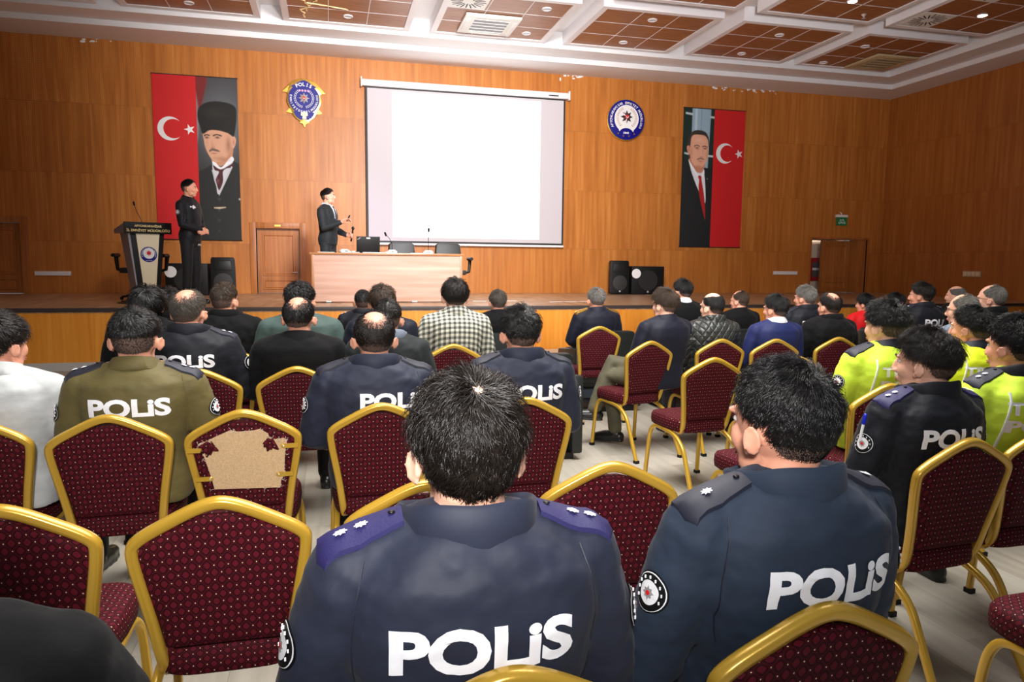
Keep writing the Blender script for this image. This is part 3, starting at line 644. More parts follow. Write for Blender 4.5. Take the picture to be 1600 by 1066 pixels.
ops2 = [('poly', [(50, 20), (300, 20), (300, 1010), (50, 1010)], (12, 40, 32), 1), ('poly', [(118, 30), (264, 30), (250, 500), (118, 500)], (150, 178, 196), 4), ('poly', [(140, 30), (158, 30), (158, 500), (140, 500)], (182, 204, 216), 4), ('poly', [(188, 30), (193, 30), (190, 500), (186, 500)], (118, 146, 168), 3),
 ('poly', [(66, 62), (122, 68), (122, 82), (66, 76)], (196, 208, 214), 3), ('poly', [(258, 80), (292, 82), (292, 96), (258, 94)], (196, 208, 214), 3), ('poly', [(66, 340), (100, 345), (100, 358), (66, 352)], (180, 196, 206), 3), ('poly', [(248, 352), (292, 354), (292, 368), (248, 366)], (196, 208, 214), 3),
 ('spoly', [(100, 395), (120, 430), (180, 470), (225, 455), (232, 500), (244, 690), (190, 610), (140, 510)], (226, 228, 236), 3),
 ('spoly', [(110, 380), (120, 430), (165, 475), (205, 478), (222, 450), (225, 400)], (196, 132, 104), 4),
 ('spoly', [(106, 300), (108, 350), (120, 395), (145, 430), (178, 446), (210, 440), (232, 412), (248, 370), (252, 310), (248, 240), (220, 205), (160, 200), (118, 225)], (226, 168, 138), 3),
 ('blob', 118, 340, 16, 60, (176, 112, 84), .5), ('blob', 180, 440, 40, 14, (170, 106, 82), .6), ('blob', 245, 350, 10, 50, (190, 128, 100), .5), ('blob', 180, 250, 45, 20, (240, 190, 164), .6),
 ('spoly', [(84, 300), (98, 292), (108, 305), (110, 345), (100, 352), (88, 330)], (214, 150, 122), 3), ('blob', 98, 322, 6, 18, (160, 96, 76), .6),
 ('spoly', [(140, 292), (162, 285), (182, 292), (180, 298), (162, 292), (142, 299)], (92, 70, 56), 2.5), ('spoly', [(204, 294), (224, 288), (244, 296), (243, 302), (224, 295), (206, 300)], (92, 70, 56), 2.5),
 ('blob', 163, 307, 16, 6, (36, 28, 26), .95), ('blob', 226, 309, 15, 6, (36, 28, 26), .95), ('blob', 163, 319, 16, 5, (190, 132, 108), .5), ('spoly', [(190, 350), (198, 318), (208, 350), (212, 362), (198, 368), (184, 362)], (230, 174, 148), 3), ('blob', 198, 368, 15, 4, (150, 92, 74), .8), ('blob', 208, 335, 5, 22, (196, 138, 112), .6),
 ('spoly', [(164, 385), (184, 374), (212, 376), (222, 388), (196, 385), (172, 390)], (150, 118, 102), 3), ('blob', 192, 398, 20, 5, (176, 92, 86), .85), ('blob', 192, 412, 16, 4, (196, 138, 114), .5),
 ('spoly', [(86, 295), (92, 250), (104, 215), (135, 188), (180, 182), (225, 194), (248, 225), (256, 265), (254, 300), (246, 250), (222, 220), (180, 214), (140, 216), (118, 232), (112, 270), (106, 305), (98, 288)], (52, 44, 38), 4),
 ('spoly', [(50, 400), (72, 395), (98, 410), (135, 500), (185, 620), (230, 720), (248, 790), (262, 900), (262, 1010), (50, 1010)], (18, 24, 26), 3), ('spoly', [(222, 450), (250, 445), (276, 452), (292, 470), (292, 1010), (246, 1010), (244, 800), (246, 660), (236, 540)], (18, 24, 26), 3),
 ('spoly', [(175, 508), (192, 498), (206, 508), (208, 530), (232, 640), (244, 740), (246, 810), (232, 770), (205, 680), (186, 590), (188, 530)], (176, 26, 28), 3), ('blob', 252, 521, 5, 5, (150, 160, 160), .9),
 ('spoly', [(100, 392), (118, 415), (160, 470), (178, 500), (176, 512), (150, 480), (120, 440)], (240, 240, 246), 3), ('spoly', [(222, 455), (228, 480), (218, 512), (208, 505), (212, 480)], (240, 240, 246), 3)]
def banner(x0, xm, x1, z0, z1, flag_left, ops, box, label):
    cx = (x0+x1)/2; b = empty('banner', (cx, WY-.03, z0), 0, label, 'banner', None)
    X0, XM, X1, H = x0-cx, xm-cx, x1-cx, z1-z0
    fx0, fx1, px0, px1 = (X0, XM, XM, X1) if flag_left else (XM, X1, X0, XM)
    MB().box(X0, X1, .0, .012, 0, H).build('banner_cloth', M_['sblack'], b)
    f = MB().box(fx0, fx1, -.004, -.0005, .003, H-.003).build('flag_field', M_['red'], b)
    picture('portrait', px0, px1, 0.003, H-.003, box, ops, -.002, b)
    W_ = fx1-fx0; zc = H*(.676 if flag_left else .688); R1 = W_*.29
    flat_crescent('crescent', (fx0+W_*.38, zc), R1, R1*.27, R1*.81, -.008, -.004, M_['bwhite'], f)
    MB().prism(star(5, R1*.46, R1*.185, (fx0+W_*.83, zc), 180), -.008, -.004).build('flag_star', M_['bwhite'], f)
    for zr in (H, 0): MB().tube([(X0-.01, .005, zr), (X1+.01, .005, zr)], .012, 8).build('rod', M_['sblack'], b, 40)
banner(-3.24, -2.46, -1.70, 1.90, 5.04, True, ops1, (230, 438, 32, 806), 'tall hanging banner, red crescent flag beside portrait of a man in a fur hat')
banner(7.92, 8.70, 9.50, 1.92, 5.08, False, ops2, (52, 292, 32, 1006), 'tall hanging banner, portrait of a man with red tie beside red crescent flag')

# ------------------------------------------------------------------ crests on the wall
def crest_star(parent, c, r, y, m1):
    s = MB(); P8 = star(8, r, r*.56, c)
    vs = [(c[0], y-.03, c[1])]+[(p[0], y-.004, p[1]) for p in P8]+[(p[0], y, p[1]) for p in P8]; n = len(P8)
    s.add(vs, [(0, 1+k, 1+(k+1) % n) for k in range(n)]+[(1+k, 1+n+k, 1+n+(k+1) % n, 1+(k+1) % n) for k in range(n)]); o = s.build('star', m1, parent)
    MB().disc(c, r*.30, y-.036, y-.01, 20).build('star_centre', M_['red'], o)
    P_, Q_ = crescent((0, 0), r*.2, r*.06, r*.155); q = MB(); n = len(P_)
    q.add([(c[0]-p[1], y-.038, c[1]-0+p[0]*1) for p in P_]+[(c[0]-p[1], y-.038, c[1]+p[0]) for p in Q_], [(k, k+1, n+k+1, n+k) for k in range(n-1)]); q.build('crescent', M_['bwhite'], o)
def wreath(parent, c, r, y, m, a0=-75, a1=50, ls=.03):
    for sgn, nm in ((1, 'laurel'), (-1, 'laurel')):
        w_ = MB()
        for k in range(12):
            a = R(a0+(a1-a0)*k/11)
            for side in (-1, 1):
                rr = r+side*ls*.45; px, pz = c[0]+sgn*rr*cos(a), c[1]+rr*sin(a)
                ta = (a+pi/2+side*-.5); tx, tz = sgn*cos(ta), sin(ta)
                nx, nz = -tz, tx
                w_.add([(px-tx*ls*.6, y, pz-tz*ls*.6), (px+nx*ls*.25, y-.006, pz+nz*ls*.25), (px+tx*ls*.6, y, pz+tz*ls*.6), (px-nx*ls*.25, y-.006, pz-nz*ls*.25)], [(0, 1, 2, 3)])
        w_.build(nm, m, parent)
cr = empty('police_crest', (-.44, WY-.01, 4.68), 0, 'blue and gold shield crest with eight-pointed star left of the screen', 'emblem')
out = smooth_poly([(-.20, .40), (0, .45), (.20, .40), (.28, .33), (.40, .20), (.32, .14), (.34, 0), (.28, -.14), (.26, -.17), (.20, -.30), (.10, -.38), (0, -.46), (-.10, -.38), (-.20, -.30), (-.26, -.17), (-.28, -.14), (-.34, 0), (-.32, .14), (-.40, .20), (-.28, .33)], 4)
MB().prism(out, -.05, 0).build('gold_backplate', M_['egold'], cr, bevel=.012)
MB().prism([(-.35, -.22), (-.26, -.12), (-.22, -.24)], -.045, -.005).prism([(.35, -.22), (.26, -.12), (.22, -.24)], -.045, -.005).prism(star(4, .10, .04, (0, -.41)), -.06, -.01).prism([(.28, .30), (.42, .17), (.33, .16)], -.055, -.005).prism([(-.28, .30), (-.42, .17), (-.33, .16)], -.055, -.005).build('ray', M_['egold'], cr)
fl = MB().disc((0, .05), .30, -.065, -.03, 48).prism(smooth_poly([(-.16, .33), (0, .41), (.16, .33), (.22, .27), (-.22, .27)], 4), -.0635, -.03).prism([(-.21, -.20), (.21, -.20), (.16, -.30), (.08, -.36), (-.08, -.36), (-.16, -.30)], -.062, -.03).build('enamel_field', M_['blue'], cr)
ring_text('lettering', 'POLİS', (0, .05), .28, 118, 62, .07, M_['bwhite'], fl, -.068)
ring_text('lettering', 'EMNİYET', (0, .05), .255, 168, 235, .042, M_['bwhite'], fl, -.068, True)
ring_text('lettering', 'GENEL', (0, .05), .255, 247, 293, .042, M_['bwhite'], fl, -.068, True)
ring_text('lettering', 'MÜDÜRLÜĞÜ', (0, .05), .255, 305, 375, .042, M_['bwhite'], fl, -.068, True)
crest_star(cr, (0, .06), .11, -.068, M_['silver']); wreath(cr, (0, .06), .175, -.068, M_['bwhite'])
rs = MB()
for k in range(4): rs.disc((-.082+.055*k, .205), .022, -.074, -.06, 12)
rs.build('rosette', mat('rose_metal', lin(216, 160, 200), .4), fl)
eg = MB(); eg.prism(smooth_poly([(-.06, -.22), (-.02, -.21), (0, -.19), (.02, -.21), (.06, -.22), (.065, -.28), (.03, -.29), (.04, -.33), (-.04, -.33), (-.03, -.29), (-.065, -.28)], 3), -.072, -.06); eg.build('eagle', M_['cream'], fl)
sign_text('year', '1845', (0, -.0735, -.345), .08, .022, M_['bwhite'], fl, bold=.02)
ce = empty('round_police_emblem', (6.49, WY-.01, 4.71), 0, 'round blue police emblem with dark star on white field right of the screen', 'emblem')
MB().disc((0, 0), .46, -.06, 0, 64).build('rim', M_['egold'], ce, bevel=.01)
bl = MB().disc((0, 0), .435, -.075, -.04, 64).build('enamel_ring', M_['blue'], ce, bevel=.008)
wf = MB().prism([(.29*cos(a), .02+.30*sin(a)) for a in [R(-52)+R(284)*k/40 for k in range(41)]]+[(.19*cos(a), -.34+.16*sin(a)) for a in [R(150)-R(120)*k/12 for k in range(13)]], -.085, -.06).build('white_field', M_['bwhite'], ce)
ring_text('lettering', 'AFYONKARAHİSAR EMNİYET MÜDÜRLÜĞÜ', (0, 0), .365, 205, -25, .055, M_['bwhite'], bl, -.078)
crest_star(ce, (0, .06), .145, -.088, mat('gunmetal', lin(90, 72, 76), .35, .7)); wreath(ce, (0, .04), .22, -.088, M_['egold'], -50, 62, .032)
sign_text('year', '1845', (0, -.08, -.285), .13, .045, M_['bwhite'], bl, bold=.03)
ss = MB()
for k in range(4):
    a = R(-122+21.5*k); ss.prism(star(5, .028, .012, (.36*cos(a), .36*sin(a))), -.082, -.07)
ss.build('small_star', M_['egold'], bl)

# ------------------------------------------------------------------ stage furniture
def sub(name, loc, rz, w_, d_, h_, label, cat, grp, port=False):
    o = empty(name, loc, rz, label, cat, grp)
    if not port:
        MB().box(-w_/2, w_/2, 0, d_, 0.01, h_).build('cabinet', M_['black'], o, bevel=.012)
        MB().disc((0, h_/2), min(w_, h_)*.36, -.006, .0, 40).build('cone', mat('speaker_cone', (.006, .006, .006), .7), o)
        MB().disc((0, 0), .105, -.008, -.002, 28).build('moon_sticker', M_['bwhite'], o).location = (-w_/2+.1, 0, h_-.16)
        MB().disc((0, .06), .022, -.008, 0, 16).build('badge', M_['silver'], o)
    else:
        r = []
        for z, a in ((0.01, .92), (.06, 1), (h_*.6, 1), (h_-.04, .96), (h_, .88)):
            r.append([(-w_/2*a, .02, z), (w_/2*a, .02, z), (w_/2*a*.7, d_, z), (-w_/2*a*.7, d_, z)])
        MB().loft(r).build('cabinet', M_['black'], o, bevel=.02)
        MB().disc((0, h_*.34), w_*.38, .004, .02, 36).build('woofer', mat('woofer_black', (.02, .02, .02), .6), o, bevel=.004)
        MB().prism([(-w_*.36, h_*.66), (w_*.36, h_*.66), (w_*.3, h_*.9), (-w_*.3, h_*.9)], .006, .02).build('horn', M_['darkmetal'], o, bevel=.004)
        MB().disc((0, .07), .02, .0, .018, 16).build('badge', M_['silver'], o)
    return o
gs = 'black loudspeakers on the stage'
sub('subwoofer', (-2.60, 14.6, SH), 0, .74, .5, .60, 'square black subwoofer with round white sticker behind the standing officer', 'loudspeaker', gs)
sub('loudspeaker', (-1.98, 14.75, SH), 0, .46, .36, .72, 'upright black loudspeaker between the subwoofer and the stage door', 'loudspeaker', gs, True)
sub('loudspeaker', (6.18, 14.8, SH), R(-3), .44, .36, .74, 'upright black loudspeaker right of the screen', 'loudspeaker', gs, True)
sub('subwoofer', (6.82, 14.75, SH), R(-2), .76, .5, .62, 'square black subwoofer with half-moon sticker right of the upright speaker', 'loudspeaker', gs)
# desk
dk = empty('stage_desk', (.93, 11.93, SH), R(-2), 'long pale wood-veneer desk with closed front on the stage', 'desk')
MB().box(-1.24, 1.24, -.06, .68, .77, .805).build('desktop', M_['tabletop'], dk, bevel=.006)
MB().box(-1.17, 1.17, -.03, -.005, .02, .77).build('front_panel', M_['tablefront'], dk)
for s in (-1, 1): MB().box(s*1.19-.022, s*1.19+.022, -.05, .64, 0, .77).build('side_panel', M_['tabletop'], dk, bevel=.003)
for s in (-.95, .42): MB().box(s-.04, s+.04, -.036, -.031, .012, .03).build('floor_clip', M_['bwhite'], dk)
def gooseneck(loc, rz, hh, label, neck=True, bend=-.05):
    o = empty('desk_microphone', loc, rz, label, 'microphone', 'conference microphones on the desk')
    MB().loft([[(-.085, -.06, 0), (.085, -.06, 0), (.085, .06, 0), (-.085, .06, 0)], [(-.085, -.06, .012), (.085, -.06, .012), (.085, .06, .03), (-.085, .06, .03)], [(-.05, .0, .055), (.05, .0, .055), (.05, .055, .06), (-.05, .055, .06)]]).build('base', M_['acwhite'], o, bevel=.006)
    MB().box(-.02, .03, -.055, -.02, .022, .032).build('button_pad', M_['black'], o)
    if neck:
        MB().tube([(0, .03, .055), (0, .03, hh*.5), (bend*.4, .0, hh*.8), (bend, -.03, hh)], .0045, 8).build('neck', M_['darkmetal'], o, 40)
        MB().tube([(bend, -.03, hh-.01), (bend*1.15, -.05, hh+.03)], .016, 12, ball=True).build('microphone_head', M_['black'], o, 60)
    return o
tz = SH+.805
p = atz(592, 392, tz); gooseneck((1.0, 12.1, tz), R(-10), .30, 'white-based gooseneck microphone between laptop and left office chair', True, -.09)
gooseneck((1.60, 12.08, tz), R(-10), .38, 'white-based gooseneck microphone before the right office chair', True, .01)
gooseneck((.25, 12.1, tz), R(20), .3, 'small white microphone base on the left end of the desk in front of the lecturer', False)
lp = empty('laptop', (.62, 12.12, tz), R(4), 'open black laptop seen from behind on the stage desk', 'laptop')
MB().box(-.19, .19, .02, .27, 0, .022).build('keyboard_base', M_['black'], lp, bevel=.005)
lid = MB().box(-.19, .19, -.004, .008, 0, .25).build('lid', M_['black'], lp, bevel=.004); lid.rotation_euler = (R(8), 0, 0); lid.location = (0, .02, .02)
MB().box(-.03, .03, -.0065, -.0045, .215, .235).build('sticker', M_['bwhite'], lid)
t_ = sign_text('lid_lettering', 'ThinkPad', (0, 0, 0), .06, .013, M_['silver'], lid, .0005); t_.location = (-.15, -.0065, .215); t_.rotation_euler = (0, R(-35), 0)
cbm = MB().tube([(.75+.04*k, 12.0+.02*sin(k*1.3)-.01*k, tz+.008+.012*(1 if 3 < k < 8 else 0)) for k in range(-9, 7)], .005, 6)
tag(cbm.build('cable', M_['bwhite'], None, 60), 'thin white cable lying across the desk in front of the laptop', 'cable')
ms = MB().ell((.50, 11.98, tz+.014), (.028, .045, .016)); tag(ms.build('computer_mouse', M_['black'], None, 60), 'small black mouse on the desk left of the laptop', 'mouse')
for x, y, l in ((-.05, 12.0, 'flat white sheets at the left end of the stage desk'), (1.42, 12.0, 'flat white sheet left of the right desk microphone')):
    tag(MB().box(x-.13, x+.13, y-.07, y+.08, tz, tz+.006).build('paper', M_['bwhite']), l, 'paper', 'papers on the stage desk')
wb_ = MB().loft([[(r*cos(2*pi*k/16), r*sin(2*pi*k/16), z) for k in range(16)] for r, z in ((.022, 0), (.03, .003), (.03, .03), (.026, .032))]); o = wb_.build('small_dish', M_['acwhite'], None, 40); o.location = (.38, 12.02, tz); tag(o, 'small white dish beside the microphone base in front of the lecturer', 'dish')
def office_chair(loc, rz, label, arms=True):
    o = empty('office_chair', loc, rz, label, 'chair', 'black office chairs on the stage')
    r = []
    for z, w_, y in ((.55, .20, 0), (.62, .235, -.01), (.85, .25, -.03), (.98, .235, -.05), (1.02, .19, -.055)): r.append([(-w_, y, z), (w_, y, z), (w_*.9, y+.06, z), (-w_*.9, y+.06, z)])
    MB().loft(r).build('backrest', M_['leather'], o, bevel=.02, smooth=50)
    MB().box(-.25, .25, .05, .52, .44, .53).build('seat', M_['leather'], o, bevel=.03)
    MB().tube([(0, .28, .08), (0, .28, .44)], .03, 10).build('gas_column', M_['darkmetal'], o, 40)
    for k in range(5): a = 2*pi*k/5+.3; MB().tube([(0, .28, .10), (.28*cos(a), .28+.28*sin(a), .05)], [.028, .016], 8).ell((.28*cos(a), .28+.28*sin(a), .028), (.028, .028, .028), 10, 6).build('base_arm', M_['black'], o, 40)
    for s in (-1, 1): MB().tube([(s*.25, .12, .46), (s*.37, .12, .50), (s*.39, .10, .70), (s*.38, .0, .73), (s*.38, .34, .73)], [.03, .03, .034, .036, .03], 8).build('armrest', M_['black'], o, 40)
    return o
office_chair((1.27, 13.25, SH), pi, 'black office chair back behind the desk, between laptop and right microphone')
office_chair((2.12, 13.25, SH), pi, 'black office chair back behind the desk at the right end')
o = office_chair((-3.05, 13.4, SH), pi, 'black office chair hidden behind the lectern with its armrests showing')
# lectern
lt = empty('lectern', (-2.66, 12.0, SH), R(27), 'black and cream lectern with gold lettering and police emblem', 'lectern')
MB().loft([[(-.14, 0, .03), (.14, 0, .03), (.14, .36, .03), (-.14, .36, .03)], [(-.24, 0, 1.06), (.24, 0, 1.06), (.24, .42, 1.06), (-.24, .42, 1.06)]]).build('body', M_['black'], lt, bevel=.01)
MB().loft([[(-.155, .02, .03), (-.15, .38, .03), (-.141, .38, .03), (-.141, .02, .03)], [(-.275, .0, 1.06), (-.27, .45, 1.06), (-.241, .45, 1.06), (-.241, 0, 1.06)]]).build('side_panel', M_['grey'], lt)
MB().prism([(-.075, .10), (.075, .10), (.165, 1.05), (-.165, 1.05)], -.02, 0.0).build('cream_panel', M_['cream'], lt, bevel=.004)
MB().box(-.33, .33, -.06, -.03, 1.05, 1.22).build('name_board', M_['black'], lt, bevel=.004)
MB().loft([[(-.33, -.03, 1.06), (.33, -.03, 1.06), (.30, .56, 1.06), (-.33, .56, 1.06)], [(-.33, -.03, 1.20), (.33, -.03, 1.20), (.30, .56, 1.12), (-.33, .56, 1.12)]]).build('desktop', M_['grey'], lt)
MB().box(-.30, .30, -.02, .44, 0, .03).ell((0, .2, .012), (.42, .32, .012), 28, 6).build('foot_plate', M_['darkmetal'], lt)
nb = [c for c in lt.children if c.name.startswith('name_board')][0]
sign_text('lettering', 'AFYONKARAHİSAR', (0, -.0625, 1.168), .38, .044, M_['goldletter'], nb, .002, .02); sign_text('lettering', 'İL EMNİYET MÜDÜRLÜĞÜ', (0, -.0625, 1.102), .60, .048, M_['goldletter'], nb, .002, .02)
em = MB().disc((0, .74), .115, -.028, -.02, 40).build('emblem', M_['blue'], lt); MB().disc((0, .755), .08, -.032, -.028, 32).build('emblem_field', M_['bwhite'], em)
MB().prism(star(8, .045, .022, (0, .76)), -.036, -.031).build('emblem_star', M_['red'], em)
ring_text('emblem_lettering', 'AFYONKARAHİSAR EMNİYET MÜDÜRLÜĞÜ', (0, .74), .097, 200, -20, .014, M_['bwhite'], em, -.0295)
for k in range(4): MB().prism(star(5, .009, .004, (-.036+.024*k, .648)), -.031, -.028).build('emblem_dot', M_['bwhite'], em)
lm = empty('lectern_microphone', (-2.80, 12.25, SH+1.16), 0, 'thin black gooseneck microphone rising from the lectern', 'microphone')
MB().tube([(.03, 0, 0), (0, 0, .12), (-.05, -.02, .24), (-.07, -.05, .33)], .005, 8).build('neck', M_['darkmetal'], lm, 40); MB().tube([(-.07, -.05, .33), (-.075, -.065, .37)], .014, 10, ball=True).build('microphone_head', M_['black'], lm, 60)
mb = MB()
for k in range(5): mb.tube([(-3.4+.1*k, 14.9, SH+.02), (-3.0+.07*k, 14.7-.1*k, SH+.03), (-2.95, 14.95, SH+.02+.02*k)], .012, 6)
mb.ell((-3.25, 14.9, SH+.06), (.10, .08, .06), 10, 6); tag(mb.build('cable_pile', M_['black'], None, 40), 'dark cables and plug on the stage floor behind the lectern', 'cables')

# ------------------------------------------------------------------ banquet chairs
SQ = [(.5, .32), (.32, .5), (-.32, .5), (-.5, .32), (-.5, -.32), (-.32, -.5), (.32, -.5), (.5, -.32)]
def rounded(pts, rad=.03, k=4):
    P = [Vector(p) for p in pts]; out = [P[0]]
    for i in range(1, len(P)-1):
        a, b, c = P[i-1], P[i], P[i+1]; r1 = min(rad, (a-b).length*.45); r2 = min(rad, (c-b).length*.45)
        s, e = b+(a-b).normalized()*r1, b+(c-b).normalized()*r2
        for j in range(k+1): t = j/k; out.append(s*(1-t)**2+b*2*t*(1-t)+e*t*t)
    return out+[P[-1]]
def backy(z): return .075-.085*(z-.46)/.45
def back_frame():
    half = [(.140, .20, .405), (.154, .115, .40), (.161, .078, .45), (.176, backy(.57), .57), (.210, backy(.765), .765), (.205, backy(.805), .805), (.032, backy(.897), .897)]
    pts = [(-x, y, z) for x, y, z in half]+[(x, y, z) for x, y, z in reversed(half)]
    pr = rounded(pts, .07, 6)
    return MB().tube(pr, .029, sec=SQ, hint=(0, 1, 0)).mesh('frame', 50)
def half_w(z):
    return float(np.interp(z, [.44, .50, .57, .66, .74, .765, .785, .80, .816, .841, .860, .868, .872], [.143, .149, .160, .177, .190, .194, .190, .178, .150, .100, .062, .040, .012]))
def back_cushion():
    mb = MB(); zs = [.497, .503, .513]+list(np.linspace(.53, .76, 8))+[.775, .788, .80, .812, .826, .84, .852, .862, .870]; nx = 14; rows = []
    for z in zs:
        w_ = half_w(z); r = []
        ez = min(1, (z-.492)/.03, (.876-z)/.03)
        for side in (-1, 1):
            for i in range(nx+1):
                u = -1+2*i/nx; u = u*side*-1
                e = min(1, (1-abs(u))/.16) if abs(u) < 1 else 0
                th = .008+.013*math.sqrt(max(0, 1-(1-min(e, max(ez, .05)))**2))
                if side < 0 and i in (0, nx): pass
                r.append((u*w_, backy(z)+side*th, z))
        rows.append(r)
    mb.loft(rows); return mb.mesh('back', 60)
def seat_cushion():
    mb = MB(); zs = [(.405, .93), (.414, .985), (.44, 1.0), (.472, .99), (.488, .95), (.495, .85), (.498, .6)]; rings = []
    base = []
    for k in range(48):
        a = 2*pi*k/48; n = 5; x = math.copysign(abs(cos(a))**(2/n), cos(a)); y = math.copysign(abs(sin(a))**(2/n), sin(a))
        base.append((x*(.205 if y > 0 else .205-.018*abs(y)), y*.21))
    for z, s_ in zs: rings.append([(x*s_, .275+y*s_*1.04, z) for x, y in base])
    mb.loft(rings); return mb.mesh('seat', 50)
def leg_side(s):
    pts = rounded([(s*.212, .475, 0), (s*.200, .44, .34), (s*.188, .40, .402), (s*.186, .15, .392), (s*.194, .02, .33), (s*.210, -.15, 0)], .07, 6)
    return MB().tube(pts, .0255, sec=SQ, hint=(1, 0, 0)).mesh('leg', 50)
CH = dict(frame=back_frame(), back=back_cushion(), seat=seat_cushion(), ll=leg_side(-1), lr=leg_side(1))
fb_ = MB()
def foot_caps():
    return [MB().box(x-.017, x+.017, y-.017, y+.017, -.001, .022).mesh('cap') for x, y in ((-.212, .473), (.212, .473), (-.2095, -.145), (.2095, -.145))]
CAPS = foot_caps()
GCH = 'maroon and gold banquet chairs'
def make_chair():
    o = empty('banquet_chair'); link('back_frame', CH['frame'], M_['gold'], o); link('backrest', CH['back'], M_['fabric'], o)
    link('seat', CH['seat'], M_['fabric'], o); link('leg_frame', CH['ll'], M_['gold'], o); link('leg_frame', CH['lr'], M_['gold'], o)
    for c in CAPS: link('foot_cap', c, M_['black'], o)
    return o
proto_chair = [None]
def chair(x, y, rz, label):
    if proto_chair[0] is None: o = proto_chair[0] = make_chair()
    else:
        o = proto_chair[0].copy(); col.objects.link(o)
        for ch in list(proto_chair[0].children):
            c = ch.copy(); col.objects.link(c); c.parent = o
    o.location = (x, y, 0); o.rotation_euler = (0, 0, R(rz)); tag(o, label, 'chair', GCH); return o

# ------------------------------------------------------------------ people
HC = Vector((0, -.012, .02)); HR = Vector((.0765, .098, .102))
def head_shape(mb, M, face=1.0):
    def E(c, r, rot=None, n=20, m=14): 
        Q = M.to_3x3() @ (rot if rot else Matrix.Identity(3)); mb.ell(M @ Vector(c), r, n, m, Q)
    E(HC, HR, n=32, m=22)
    E((0, .018, -.028), (.061, .073, .087), n=28, m=18)
    E((0, .050, -.088), (.032, .032, .026)); E((-.03, .02, -.075), (.028, .045, .03)); E((.03, .02, -.075), (.028, .045, .03))
    for s in (-1, 1):
        E((s*.033, .055, -.028), (.027, .026, .032))
        E((s*.030, .078, .022), (.024, .012, .008))
        E((s*.012, .099, -.036), (.008, .009, .007))
        rot = Matrix.Rotation(R(s*-28), 3, 'Z') @ Matrix.Rotation(R(-8), 3, 'X')
        E((s*.085, -.010, -.020), (.0062, .016, .027), rot); E((s*.081, .003, -.038), (.006, .009, .012))
        ring = [M @ (Vector((s*.089, -.012, -.017)) + rot @ Vector((s*.002, .0145*cos(a), .0255*sin(a)))) for a in [R(-40)+R(250)*k/12 for k in range(13)]]
        mb.tube(ring, .0033, 6, ball=True)
    mb.tube([M @ Vector(p) for p in ((0, .087, .012), (0, .098, -.008), (0, .104, -.028), (0, .096, -.036))], [.009, .010, .013, .010], 10, ball=True)
    E((0, .086, -.062), (.023, .010, .0055)); E((0, .085, -.071), (.019, .010, .006))
def hand(mb, W, D, Nn, side, curl=.6, scale=1.0):
    W = Vector(W); D = Vector(D).normalized(); Nn = Vector(Nn); Nn = (Nn - D*Nn.dot(D)).normalized(); S = D.cross(Nn)*side     # S points to the thumb
    q = scale
    for k in range(4):
        o = (k-1.5)*.019*q
        mb.tube([W - D*.01 + S*o*.6, W + D*.045*q + S*o, W + D*.088*q + S*o*1.05 + Nn*.002], [.016*q, .0145*q, .0115*q], 8, ball=True)
        L = [.62, .9, 1, .93][k]*.032*q if side > 0 else [.62, .9, 1, .93][k]*.032*q
        p = W + D*.092*q + S*o*1.05; d = D.copy(); pts = [p - D*.008]
        for j in range(3):
            ang = curl*(j*.75+.35); d = (D*cos(ang) - Nn*sin(ang)).normalized(); p = p + d*L*(1-.14*j); pts.append(p)
        mb.tube(pts, [.0088*q, .0085*q, .008*q, .0065*q], 8, ball=True)
    T = W + D*.022*q + S*.028*q
    mb.tube([T - S*.012, T + S*.018*q + D*.022*q - Nn*.006, T + S*.026*q + D*.048*q - Nn*.014, T + S*.022*q + D*.070*q - Nn*.020*(1+curl)], [.014*q, .012*q, .0098*q, .0078*q], 8, ball=True)
def ering(c, rx, ry, n=24, e=2.4):
    out = []
    for k in range(n):
        a = 2*pi*k/n; out.append((c[0]+rx*math.copysign(abs(cos(a))**(2/e), cos(a)), c[1]+ry*math.copysign(abs(sin(a))**(2/e), sin(a)), c[2]))
    return out
def rotz(v, a, c=(0, 0, 0)):
    v = Vector(v); c = Vector(c); d = v-c; return Vector((c.x+d.x*cos(a)-d.y*sin(a), c.y+d.x*sin(a)+d.y*cos(a), v.z))
def J_sit(legyaw=0, kind=0):
    T = [((0, .245, .50), .165, .13), ((0, .245, .58), .172, .135), ((0, .225, .70), .150, .115), ((0, .205, .82), .172, .12), ((0, .195, .92), .186, .125), ((0, .19, .99), .178, .115), ((0, .185, 1.035), .12, .085), ((0, .185, 1.06), .07, .065)]
    J = dict(T=T, neck=[(0, .185, 1.03), (0, .19, 1.09), (0, .20, 1.15)], head=(0, .212, 1.156), arms=[], legs=[], nb=(0, .185, 1.055))
    for s in (-1, 1):
        if kind == 0: J['arms'].append([(s*.185, .19, .985), (s*.255, .235, .73), (s*.125, .46, .645), (s*-.35, 1, -.10), (0, 0, 1)])
        elif kind == 1: J['arms'].append([(s*.185, .19, .985), (s*.265, .27, .75), (s*.06, .42, .70), (s*-1, .3, 0), (0, 1, .2)])
        hip, knee, ank = Vector((s*.09, .27, .56)), Vector((s*.13, .66, .545)), Vector((s*.13, .65, .10))
        if kind == 2: pass
        J['legs'].append([rotz(p, legyaw, (0, .27, 0)) for p in (hip, knee, ank)]+[rotz((s*.14, .80, .04), legyaw, (0, .27, 0))])
    return J
def J_cross(legyaw=0):                              # one leg over the other
    J = J_sit(0, 0); c = (0, .27, 0)
    J['legs'] = [[rotz(p, legyaw, c) for p in ((-.09, .27, .56), (-.06, .66, .565), (-.05, .60, .12), (-.05, .74, .05))], [rotz(p, legyaw, c) for p in ((.09, .27, .58), (-.02, .66, .67), (-.17, .74, .30), (-.22, .86, .25))]]
    J['arms'][1] = [(.185, .19, .985), (.24, .30, .76), (.05, .48, .74), (-.6, .6, -.1), (0, 0, 1)]
    return J
